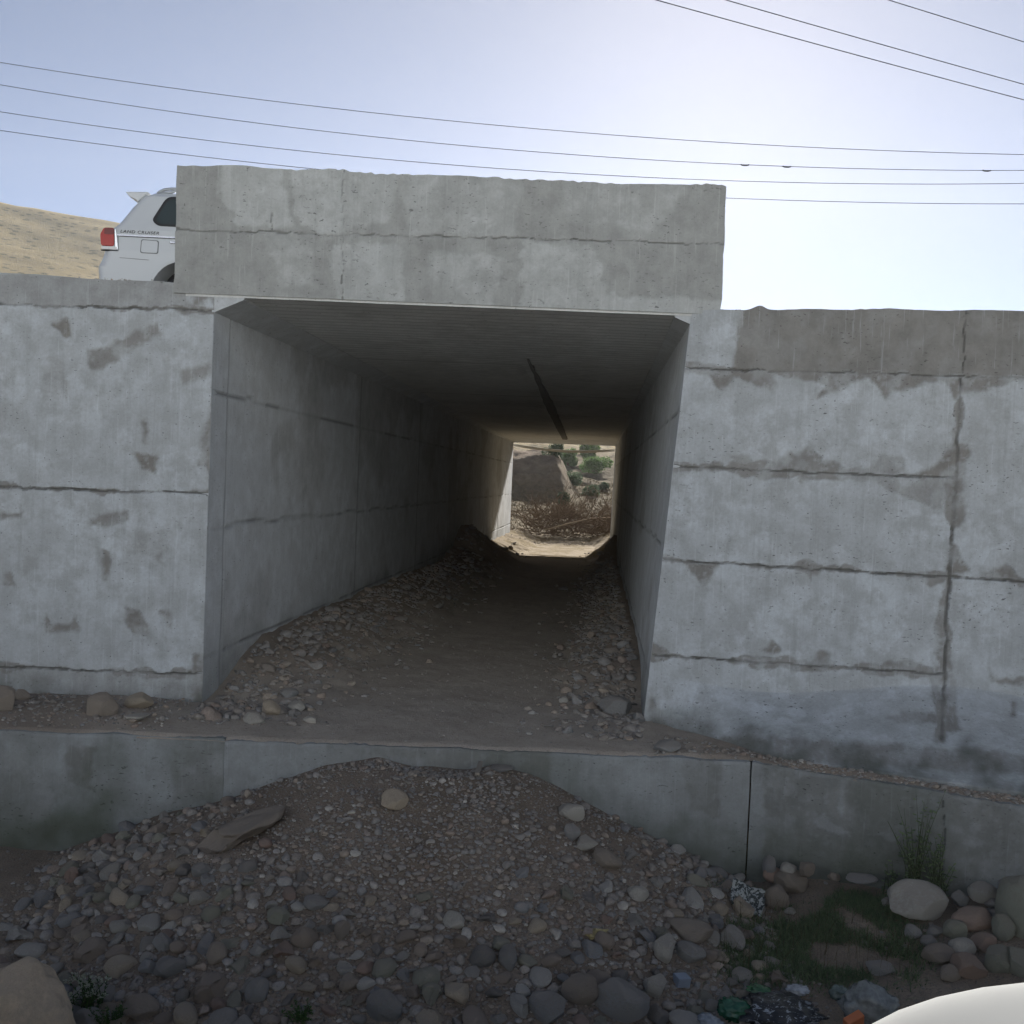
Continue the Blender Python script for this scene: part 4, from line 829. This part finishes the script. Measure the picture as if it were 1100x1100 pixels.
# ------------------------------------------------------------------ overhead wires and poles
M_wire = plain('wire', (.05, .052, .055), .6); M_pole = plain('pole_wood', (.16, .12, .09), .9, sc=12)
def wire3(rows, y, x0, x1, label):
    pts = [unproj(a, b, y) for a, b in rows]; co = np.polyfit([p[0] for p in pts], [p[2] for p in pts], 2)
    P_ = [(x, y, float(np.polyval(co, x))) for x in np.linspace(x0, x1, 60)]
    o = MB().tube(P_, .010, 5).build('power_line', M_wire, smooth=True); tag(o, label, 'wire', 'overhead power lines'); return P_, co
ends = []
labs = ['topmost of the four thin wires crossing behind the beam', 'second from the top of the four thin wires behind the beam', 'third from the top of the four thin wires behind the beam', 'lowest of the four thin wires, dipping behind the beam top']
for rows, y, lb in zip([[(0, 67), (550, 136), (1100, 166)], [(0, 91), (550, 161), (1100, 183)], [(0, 120), (550, 182), (1100, 197)], [(0, 140), (440, 191), (1100, 219)]], (30, 30.3, 30.0, 30.3), labs):
    P_, co = wire3(rows, y, -26, 34, lb); ends.append((P_[0], P_[-1]))
    if 'second' in lb:
        for pxx in (800, 845, 1060):
            x = unproj(pxx, 180, y)[0]; z = float(np.polyval(co, x)); o = MB().tube([(x-.12, y, z), (x-.05, y, z-.02), (x+.05, y, z-.02), (x+.12, y, z)], .022, 6).build('wire_clamp', M_wire)
            par = [q for q in bpy.data.objects if q.get('label') == lb][0]; o.parent = par
def pole(x, y, z0, z1, hts, label, ang=0):
    e = empty('utility_pole', (x, y, z0), ang, label=label, cat='pole', group='poles carrying the wires')
    MB().tube([(0, 0, -.3), (0, 0, z1-z0)], [.15, .10], 12).build('pole_shaft', M_pole, e, smooth=True)
    for h in hts: MB().box((0, 0, h-z0-.06), (.10, 1.6, .10)).build('crossarm', M_pole, e)
for xx_, j in ((-26, 0), (34, 1)):
    pole(xx_, 30.15, ROADZ-.0, max(e[j][2] for e in ends)+.5, [e[j][2] for e in ends], 'wooden pole at the %s end of the four thin wires' % ('left' if j == 0 else 'right'))
for (a, b), z, lb in [(((703, 0), (1100, 108)), 8.0, 'lowest of the three wires in the upper right sky'), (((778, 0), (1100, 91)), 8.4, 'middle of the three wires in the upper right sky'), (((953, 0), (1100, 45)), 9.2, 'short wire crossing the top right corner')]:
    A, B = onz(*a, z+2.1), onz(*b, z+2.1); d_ = (B-A); d_ /= np.linalg.norm(d_)
    Ps = [A+d_*t+np.array([0, 0, (t-4)**2*.0006]) for t in np.linspace(-22, 30, 50)]
    tag(MB().tube(Ps, .0085, 5).build('power_line', M_wire, smooth=True), lb, 'wire', 'overhead power lines')
# ------------------------------------------------------------------ plants beyond the exit
def leafmat(name, a, b):
    g = G(name, .7); f = g.attr('tone', 0); m = g.out(g.mix(f, a, b)); g.b.inputs['Transmission Weight'].default_value = 0
    tr = g.n('ShaderNodeBsdfTranslucent'); g.L(g.mix(f, a, b), tr.inputs[0]); mx = g.n('ShaderNodeMixShader'); mx.inputs[0].default_value = .35
    g.t.links.new(g.b.outputs[0], mx.inputs[1]); g.t.links.new(tr.outputs[0], mx.inputs[2]); g.t.links.new(mx.outputs[0], g.t.nodes['Material Output'].inputs[0]); return m
M_leaf = leafmat('green_leaves', (.07, .13, .04), (.15, .23, .085)); M_sage = leafmat('sage_leaves', (.05, .075, .045), (.10, .135, .08)); M_weed = leafmat('weed_leaves', (.10, .14, .08), (.20, .26, .14)); M_dry = leafmat('dry_stems', (.10, .085, .05), (.19, .16, .10)); M_bark = plain('bark', (.14, .10, .07), .95, sc=30)
M_bright = leafmat('bright_weed', (.05, .10, .03), (.09, .16, .05)); M_flor = leafmat('pale_florets', (.35, .38, .28), (.5, .52, .42)); M_twig = plain('dry_twigs', (.17, .13, .095), .95, sc=4, var=.5); M_twigp = plain('pale_branch', (.5, .42, .33), .95, sc=30)
def leaves(cs, rad, n, sz, squash=.8):
    """leaf quads in lumpy clumps"""
    V = []; Fc = []; T = []
    for (c, r) in zip(cs, rad):
        k = int(n*r*r/sum(q*q for q in rad))
        d = RNG.normal(size=(k, 3)); d /= np.linalg.norm(d, axis=1)[:, None]; rr = r*(.55+.5*RNG.random(k)**.6)*(.75+.5*vn(d*2.2+c[0]*3, 5))
        P = np.array(c)+d*rr[:, None]*np.array([1, 1, squash]); a = RNG.normal(size=(k, 3)); a /= np.linalg.norm(a, axis=1)[:, None]; b = np.cross(a, RNG.normal(size=(k, 3))); b /= np.linalg.norm(b, axis=1)[:, None]
        s = sz*(.6+.8*RNG.random(k))[:, None]; q = np.stack([P-a*s, P-b*s*.5, P+a*s, P+b*s*.5], 1).reshape(-1, 3); o = len(V)*0+sum(len(v) for v in V)
        V.append(q); Fc.append(np.arange(4*k).reshape(k, 4)+o); T.append(np.repeat(np.clip(RNG.random(k)*.6+.4*RNG.random(), 0, 1), 4))
    V = np.concatenate(V); T = np.concatenate(T); return V, np.concatenate(Fc), np.stack([T, T, T], 1)
def bush(name, px, py, y, wpx, hpx, mat, label, cat, trunk='trunk', n=2600, sz=.09, group=None):
    c = unproj(px, py, y); Rw = wpx/F*y/2; Rh = hpx/F*y/2; gz = float(hterrain(np.array(c[0]), np.array(y))[0]); e = empty(name, (c[0], y, gz), 0, label=label, cat=cat, group=group); hz = max(c[2]-gz, .25)
    cs = []; rs = []
    for k in range(11): a = random.uniform(0, 6.28); q = random.uniform(.1, .62); cs.append((math.cos(a)*q*Rw, math.sin(a)*q*Rw, hz+random.uniform(-.5, .5)*Rh)); rs.append(random.uniform(.3, .5)*min(Rw, Rh*1.4))
    V, Fc, T = leaves(cs, rs, n, sz); mesh('crown', V, Fc, mat, e, attr={'tone': T})
    m = MB(); m.tube([(0, 0, -.2), (.05, 0, hz*.4), (0, .05, hz)], [.09*Rw+.03, .06*Rw+.02, .02], 7)
    for k in range(5): c1 = cs[k]; m.tube([(0, 0, hz*.3), (c1[0]*.5, c1[1]*.5, hz*.6), c1], [.05*Rw+.01, .03*Rw+.01, .01], 5)
    m.build(trunk, M_bark, e); return e
for px, py, y, a, b, lb in [(610, 492, 92, 30, 24, 'dark green tree left of the pair seen through the far opening'), (632, 486, 96, 32, 24, 'bright green tree at the back of the group in the far opening'), (640, 503, 88, 46, 26, 'widest bright green tree, lowest of the group in the far opening')]:
    bush('green_tree', px, py, y, a, b, M_leaf, lb, 'tree', n=3600, sz=.10, group='green trees seen through the far opening')
for px, py, y, a, b, lb in [(594, 524, 66, 28, 22, 'grey green bush beside the dark bank in the far opening'), (614, 520, 67, 34, 24, 'rounded blue green bush under the green trees'), (634, 532, 64, 30, 26, 'blue green bush right of centre in the far opening'), (608, 540, 58, 34, 18, 'low sage bush just above the brush pile'), (648, 528, 70, 14, 12, 'small sage bush at the right of the far opening')]:
    bush('shrub', px, py, y, a, b, M_sage, lb, 'shrub', trunk='stem', n=2200, sz=.06, group='sage shrubs beyond the underpass')
# dry grass tufts on slope beyond
V = []; Fc = []; T = []
for i in range(7000):
    y = random.uniform(45.5, 80); x = TA*(y-9)+random.uniform(-7, 5)+(y-40)*.02; z = float(0)
    V.append((x, y)); 
XY = np.array(V); gz, _b = hterrain(XY[:, 0], XY[:, 1]); keep = _b < .25; XY = XY[keep]; gz = gz[keep]; n = len(XY)
h = RNG.uniform(.05, .20, n); a = RNG.uniform(0, 6.28, n); wv = .02+.02*RNG.random(n); dx, dy = np.cos(a)*wv, np.sin(a)*wv; lx, ly = RNG.normal(0, .08, n), RNG.normal(0, .08, n)
VV = np.stack([np.stack([XY[:, 0]-dx, XY[:, 1]-dy, gz-.02], 1), np.stack([XY[:, 0]+dx, XY[:, 1]+dy, gz-.02], 1), np.stack([XY[:, 0]+lx, XY[:, 1]+ly, gz+h], 1)], 1).reshape(-1, 3)
t = np.repeat(RNG.random(n), 3); M_straw = plain('straw', (.17, .135, .08), .9, sc=5, var=.4)
tag(mesh('dry_grass', VV, np.arange(3*n).reshape(n, 3), M_straw, attr={'tone': np.stack([t, t, t], 1)}), 'dry straw coloured grass on the slope beyond the underpass', 'grass', kind='stuff')
# brush pile at the exit
bp = empty('brush_pile', (3.6, 43.6, -.25), label='tangled pile of dry brown branches just past the far end of the passage', cat='brush pile')
mb = MB()
for i in range(620):
    x = random.uniform(-2.8, 2.8); y = random.gauss(.3, .9); z = random.uniform(0, 1.0)*(1-.25*math.sin(x*1.3)); L = random.uniform(.5, 2.0); d_ = Vector((random.gauss(0, 1), random.gauss(0, .6), random.gauss(.25, .55))).normalized()
    p0 = Vector((x, y, z)); b1 = Vector((random.gauss(0, .1), 0, random.gauss(.05, .1)))*L; pts = [p0, p0+d_*L*.35+b1, p0+d_*L*.7+b1*1.3, p0+d_*L]
    r = random.uniform(.007, .022); mb.tube(pts, [r, r*.8, r*.55, r*.25], 5)
    for k in range(5):
        q = pts[1+k % 2]; e_ = (d_+Vector((random.gauss(0, .7), random.gauss(0, .7), random.gauss(.2, .6)))).normalized()*random.uniform(.2, .6); mb.tube([q, q+e_*.5+Vector((0, 0, .03)), q+e_], [r*.5, r*.35, r*.15], 4)
mb.build('twigs', M_twig, bp)
MB().tube([(-2.2, -1.0, .35), (-1.2, -1.05, .68), (-.3, -1.1, .93), (.6, -1.0, 1.0)], [.035, .03, .025, .012], 6).build('branch', M_twigp, bp, smooth=True)
MB().tube([(2.35, -.9, 0), (2.6, -.9, .7), (2.85, -.9, 1.5), (2.9, -.9, 2.2)], [.06, .05, .04, .02], 7).build('branch', plain('red_brown_branch', (.26, .13, .07), .95), bp, smooth=True)
# pale stump/rock patch of soil rocks beyond
rub = Rub()
for _ in range(500):
    y = random.uniform(39.5, 43); x = TA*(y-9)+random.uniform(-2.8, 1.4); rr = random.uniform(.01, .05); rub.add(np.array([x, y, -.30]), rr, .6, LO, .75+.2*random.random())
rub.build('stones_beyond', 'sunlit small stones on the ground at the far end of the passage', 'gravel')

# ------------------------------------------------------------------ foreground plants
def blades(name, pts, hmin, hmax, wd, mat, label, cat, lean=.5, kind=None, seg=3):
    V = []; Fc = []; T = []
    for (x, y, z) in pts:
        h = random.uniform(hmin, hmax); a = random.uniform(0, 6.28); l = random.gauss(0, lean)*h; lb = random.uniform(0, 6.28); t = random.random(); n0 = len(V)
        for k in range(seg+1):
            q = k/seg; w_ = wd*(1-q)*.9+.0004; cx = x+math.cos(lb)*l*q*q; cy = y+math.sin(lb)*l*q*q; cz = z-.01+h*q*(1-.25*q*abs(l)/h)
            V += [(cx-math.cos(a)*w_, cy-math.sin(a)*w_, cz), (cx+math.cos(a)*w_, cy+math.sin(a)*w_, cz)]; T += [t, t]
            if k: Fc.append((n0+2*k-2, n0+2*k-1, n0+2*k+1, n0+2*k))
    T = np.array(T); return tag(mesh(name, V, np.array(Fc), mat, attr={'tone': np.stack([T, T, T], 1)}), label, cat, kind=kind)
GP = [(775, 1000), (790, 975), (860, 965), (905, 960), (940, 950), (965, 985), (960, 1010), (985, 1040), (975, 1060), (925, 1055), (870, 1050), (820, 1045), (780, 1040)]
pts = []; pts2 = []; GRF = Field(lambda X, Y: fb2(X, Y, 3.2, 5, 321), .5, 5, 5, 8, .04)
k_ = 0
while len(pts) < 16000 and k_ < 200000:
    k_ += 1
    px, py = random.uniform(745, 1020), random.uniform(938, 1080); jx, jy = random.gauss(0, 16), random.gauss(0, 9)
    if not inpoly(np.array([px+jx]), np.array([py+jy]), GP)[0]: continue
    p = onz(px, py, GZ)
    if GRF(p[0], p[1]) < .38+.12*random.random(): continue
    if p[1] > 7.7-max(0, p[0]-1.93)*.43: continue
    pts.append((p[0], p[1], HF(p[0], p[1])))
blades('grass', pts, .012, .075, .0045, M_weed, 'low dark green weeds and grass covering the ground before the right footing', 'grass', lean=1.1, kind='stuff')
pts = []
while len(pts) < 260:
    px, py = random.uniform(775, 1000), random.uniform(955, 1065); p = onz(px, py, GZ)
    if inpoly(np.array([px]), np.array([py]), GP)[0] and p[1] < 7.3-max(0, p[0]-1.93)*.43: pts.append((p[0], p[1], float(HF(np.array(p[0]), np.array(p[1])))))
blades('dry_grass_stalks', pts, .08, .22, .0018, M_dry, 'thin dry stalks standing in the low weeds', 'grass', kind='stuff')
def weed(x, y, z, nst, hmax, spread, mat, label, leaf=.018, nl=14, bend=.3, cat='plant', group=None, florets=False):
    e = empty('weed', (x, y, z), 0, label=label, cat=cat, group=group); st = MB(); cs = []
    V = []; Fc = []
    for i in range(nst):
        a = random.uniform(0, 6.28); h = hmax*random.uniform(.5, 1); l = random.uniform(.2, 1)*spread; bx = random.gauss(0, .03); by = random.gauss(0, .02)
        pt = [Vector((bx+math.cos(a)*l*q**1.5, by+math.sin(a)*l*q**1.5*.6, h*q-.02)) for q in (0, .33, .66, 1)]; st.tube(pt, [.0035, .003, .002, .001], 4)
        for k in range(nl):
            q = random.uniform(.15, 1); j = min(2, int(q*3)); f = q*3-j; p0 = pt[j].lerp(pt[j+1], f); d_ = Vector((random.gauss(0, 1), random.gauss(0, 1), random.gauss(.6, .5))).normalized()*leaf*random.uniform(.7, 1.6); s_ = d_.orthogonal().normalized()*leaf*.22
            n0 = len(V); V += [p0, p0+d_*.5+s_, p0+d_, p0+d_*.5-s_]; Fc.append((n0, n0+1, n0+2, n0+3))
        cs.append(pt[3])
    T = np.repeat(RNG.random(len(V)//4), 4); st.build('stem', mat_stem, e); mesh('leaves', V, np.array(Fc), mat, e, attr={'tone': np.stack([T, T, T], 1)})
    if florets:
        V, Fc, T = leaves([tuple(c) for c in cs], [.030]*len(cs), 420, .008, .4); mesh('florets', V, Fc, M_flor, e, attr={'tone': T})
    return e
mat_stem = plain('green_stem', (.06, .075, .035), .8)
def gp(px, py):
    d = f_+r_*(px-550)/F-u_*(py-550)/F; t = 2.5
    while t < 12:
        p = EYE+d*t
        if p[2] <= float(HF(np.array(p[0]), np.array(p[1]))): break
        t += .01
    return p
p = unproj(985, 955, 7.28); z = GZ
for dx, hm, sp, nst, lb in [(-.02, .80, .20, 22, 'tall dark weed growing against the greenish footing left of centre of its clump'), (.13, .52, .14, 18, 'bushy dark weed at the right of the clump against the greenish footing'), (-.19, .30, .06, 7, 'small thin weed left of the tall weeds at the footing')]:
    weed(p[0]+dx, p[1]-.0-dx*.43, float(HF(np.array(p[0]+dx), np.array(p[1]-.1)))-.02, nst, hm, sp, M_weed, lb, .03, 18, group='weeds against the greenish footing')
q = unproj(985, 955, 7.2); mb = MB(); mb.tube([(q[0]+.05, q[1], GZ+.05), (q[0]-.02, q[1], GZ+.35), (q[0]-.16, q[1]-.01, GZ+.58), (q[0]-.24, q[1]-.02, GZ+.72)], [.005, .004, .003, .002], 5)
e = empty('weed_stalk', (0, 0, 0), label='single long bent stalk rising left above the weed clump', cat='plant'); mb.build('stem', mat_stem, e)
for (px, py, nst, hm, sp, fl, lb) in [(96, 1085, 26, .20, .13, True, 'green weed with pale florets beside the tan boulder'), (120, 1100, 16, .14, .10, False, 'low bright weed right of the floret weed'), (325, 1093, 16, .10, .10, False, 'small green weed among cobbles at the bottom edge'), (62, 1098, 12, .10, .08, False, 'weed hugging the right side of the tan boulder')]:
    p = gp(px, py); weed(p[0], p[1], p[2], nst, hm, sp, M_bright, lb, .016, 26, florets=fl, group='weeds at the lower left')
p = gp(95, 1066); 
# ------------------------------------------------------------------ litter
def crumple(name, px, py, wpx, hpx, mat, label, cat, seed, flat=.5, amp=.5, tilt=0, up=0.0):
    p = gp(px, py+hpx*.3); t = np.linalg.norm(p-EYE); sx = wpx/F*t/2; sz = hpx/F*t/2
    bm = bmesh.new(); bmesh.ops.create_icosphere(bm, subdivisions=4, radius=1); V = np.array([v.co[:] for v in bm.verts]); Fc = np.array([[v.index for v in f.verts] for f in bm.faces]); bm.free()
    n = np.abs(fbm(V*2.3+seed*3.1, 4, seed)-.5)*2; n2 = np.abs(vn(V*5+seed, seed+1)-.5)*2; V = V*(1-amp*.6+amp*n+amp*.3*n2)[:, None]
    V = V*np.array([sx, max(sx*.8, sz*.7), sz*flat*1.6])
    o = mesh(name, V, Fc, mat); o.location = (p[0], p[1], p[2]+sz*flat*.6+up); o.rotation_euler = (0, ROLL+tilt, random.uniform(-.5, .5)); return tag(o, label, cat)
def film(name, col, rough=.25, tr=.0, alpha=1):
    g = G(name, rough); g.b.inputs['Specular IOR Level'].default_value = .6; n = g.noise(25, 4); g.b.inputs['Transmission Weight'].default_value = tr
    g.b.inputs['Alpha'].default_value = alpha; return g.out(g.mix(g.ramp(n, [(.35, 0), (.65, 1)]), tuple(c*.6 for c in col), col), g.bump(n, .6, .01))
g = G('streaked_black_film', .3); n = g.noise(16, 4, .7, g.mp((1, 1, 3)), 1.5); g.b.inputs['Specular IOR Level'].default_value = .6; M_blk = g.out(g.mix(g.ramp(n, [(.56, 0), (.60, 1)]), (.02, .022, .025), (.38, .42, .46)), g.bump(n, .7, .01))
g = G('printed_wrapper', .35); n = g.noise(32, 3, .6, None, 1.0); M_prt = g.out(g.mix(g.ramp(n, [(.49, 0), (.52, 1)]), (.05, .06, .06), (.34, .36, .35)), g.bump(n, .3, .01))
crumple('plastic_bag', 835, 1082, 96, 42, M_blk, 'crumpled black plastic bag with white streaks at the bottom edge', 'bag', 1, .45, .6)
crumple('plastic_bag', 787, 1086, 36, 30, film('green_film', (.03, .14, .08)), 'crumpled green plastic bag left of the black one', 'bag', 2, .5, .5, up=.03)
crumple('wrapper', 815, 1072, 26, 12, film('bright_green_film', (.05, .16, .07)), 'small green wrapper scrap on top of the black bag', 'wrapper', 3, .5, .5, up=.06)
crumple('plastic_bag', 762, 1096, 30, 20, film('pale_film', (.36, .40, .44)), 'pale bluish plastic scrap at the bottom edge, left of the green bag', 'bag', 4, .5, .6)
crumple('wrapper', 856, 1070, 26, 12, film('white_film', (.50, .53, .56)), 'small white plastic scrap on the right of the black bag', 'wrapper', 5, .4, .6, up=.05)
crumple('clear_bag', 934, 1080, 58, 56, film('clear_film', (.40, .43, .42), .2, .35, .9), 'translucent knotted plastic bag beside the orange carton', 'bag', 6, .62, .42)
crumple('wrapper', 902, 1066, 22, 18, film('dull_film', (.19, .24, .21)), 'dull green grey plastic scrap behind the orange carton', 'wrapper', 7, .6, .5)
p = gp(909, 1096); mb = MB(); mb.box((0, 0, .055), (.115, .05, .10)); o = mb.build('carton', plain('orange_card', (.52, .17, .07), .6, sc=30), bevel=.006); o.location = (p[0], p[1]-.12, p[2]+.01); o.rotation_euler = (.3, -.3, .4); tag(o, 'small crushed orange carton in front of the translucent bag', 'carton')
p = gp(731, 1058); mb = MB(); mb.box((0, 0, .03), (.09, .07, .06)); o = mb.build('carton', plain('blue_grey_card', (.24, .28, .34), .6, sc=30), bevel=.005); o.location = p; o.rotation_euler = (.1, .12, .4); tag(o, 'small blue grey carton at the right foot of the gravel heap', 'carton')
xs = np.linspace(-.13, .13, 26); X, Y = np.meshgrid(xs, xs*.75, indexing='ij'); Z = (fb2(X, Y, 14, 3, 8)-.5)*.10+(fb2(X, Y, 30, 2, 9)-.5)*.03
p = gp(802, 978); o = mesh('wrapper', np.stack([X, Y, Z], -1).reshape(-1, 3), grid_faces(26, 26), M_prt); o.location = (p[0], p[1], p[2]+.09); o.rotation_euler = (R(42), R(22), .1); tag(o, 'black and white printed wrapper lying between the heap and the joint rocks', 'wrapper')
so_ = o.modifiers.new('s', 'SOLIDIFY'); so_.thickness = .002
crumple('crumpled_leaf', 638, 999, 30, 16, film('yellow_leaf', (.42, .35, .17), .8), 'crumpled dry yellow leaf on the right flank of the heap', 'leaf', 9, .4, .7)

# ------------------------------------------------------------------ door mirror of the car the view is taken from
vc = empty('parked_car', (.62, .12, .42), label='white car door mirror in the bottom right corner, very close', cat='car')
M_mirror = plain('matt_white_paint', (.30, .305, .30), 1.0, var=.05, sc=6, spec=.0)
V = []; nn = 40; mm = 28
for i in range(mm+1):
    v = i/mm; y = (v-.5)*2
    for k in range(nn):
        t = 2*math.pi*k/nn; e_ = .62; cxx = math.copysign(abs(math.cos(t))**e_, math.cos(t)); czz = math.copysign(abs(math.sin(t))**e_, math.sin(t)); s = (1-abs(y)**3.0)**.5 if abs(y) < 1 else 0
        s = max(s, .001); V.append((.19*cxx*s*(1+.10*czz*0), .075*y, .115*czz*s+.01*cxx))
Fc = [(i*nn+k, i*nn+(k+1) % nn, (i+1)*nn+(k+1) % nn, (i+1)*nn+k) for i in range(mm) for k in range(nn)]
MC = unproj(1100, 1060, .46); hs = mesh('mirror_housing', V, Fc, M_mirror, vc, True); hs.location = (MC[0]-.62+.078, .46-.12, MC[2]-.42-.118); hs.rotation_euler = (0, ROLL+.02, R(8))
gm = MB().box((0, .0, 0), (.26, .012, .15)).build('mirror_glass', M_chrome, hs, bevel=.02); gm.location = (0, -.078, 0)
MB().tube([(0, 0, 0), (.0, -.16, -.06)], [.035, .04], 10).build('mirror_arm', M_white, vc, smooth=True); ar = bpy.data.objects['mirror_arm']; ar.location = (MC[0]-.62+.12, .46-.12-.05, MC[2]-.42-.18)
MB().prism(rpoly([(-.5, .35), (-.5, 1.18), (.75, 1.10), (.85, .9), (.80, .35)], .06), -.02, .12).build('car_door', M_white, vc, bevel=.02)
MB().prism(rpoly([(-.5, 1.185), (-.5, 1.215), (.72, 1.135), (.72, 1.105)], .005), .03, .07).build('window_seal', M_dark, vc)
MB().tube([(0, -.05, 0), (0, .15, 0)], .31, 28).build('wheel', M_dark, vc, smooth=False, bevel=.03); bpy.data.objects[-1:] if False else None
for o in list(vc.children):
    if o.name.startswith('wheel'): o.location = (1.35, 0, .31)
MB().prism(rpoly([(.86, .35), (.9, .92), (1.9, .86), (2.0, .5), (1.75, .35), (1.68, .5), (1.5, .68), (1.2, .68), (1.02, .5), (.98, .35)], .05), -.02, .12).build('front_wing', M_white, vc, bevel=.02)

# ------------------------------------------------------------------ dusty air
hm = bpy.data.materials.new('haze'); hm.use_nodes = True; t = hm.node_tree; t.nodes.remove(t.nodes['Principled BSDF']); pv = t.nodes.new('ShaderNodeVolumePrincipled')
pv.inputs['Color'].default_value = (.97, .98, .97, 1); pv.inputs['Density'].default_value = HAZE; pv.inputs['Anisotropy'].default_value = .40
t.links.new(pv.outputs[0], t.nodes['Material Output'].inputs['Volume'])
hb = MB().box((0, 0, 45), (980, 840, 160)).build('haze', hm); hb['kind'] = 'stuff'; hb['label'] = 'thin pale dusty haze in the air over the whole place'; hb['category'] = 'haze'
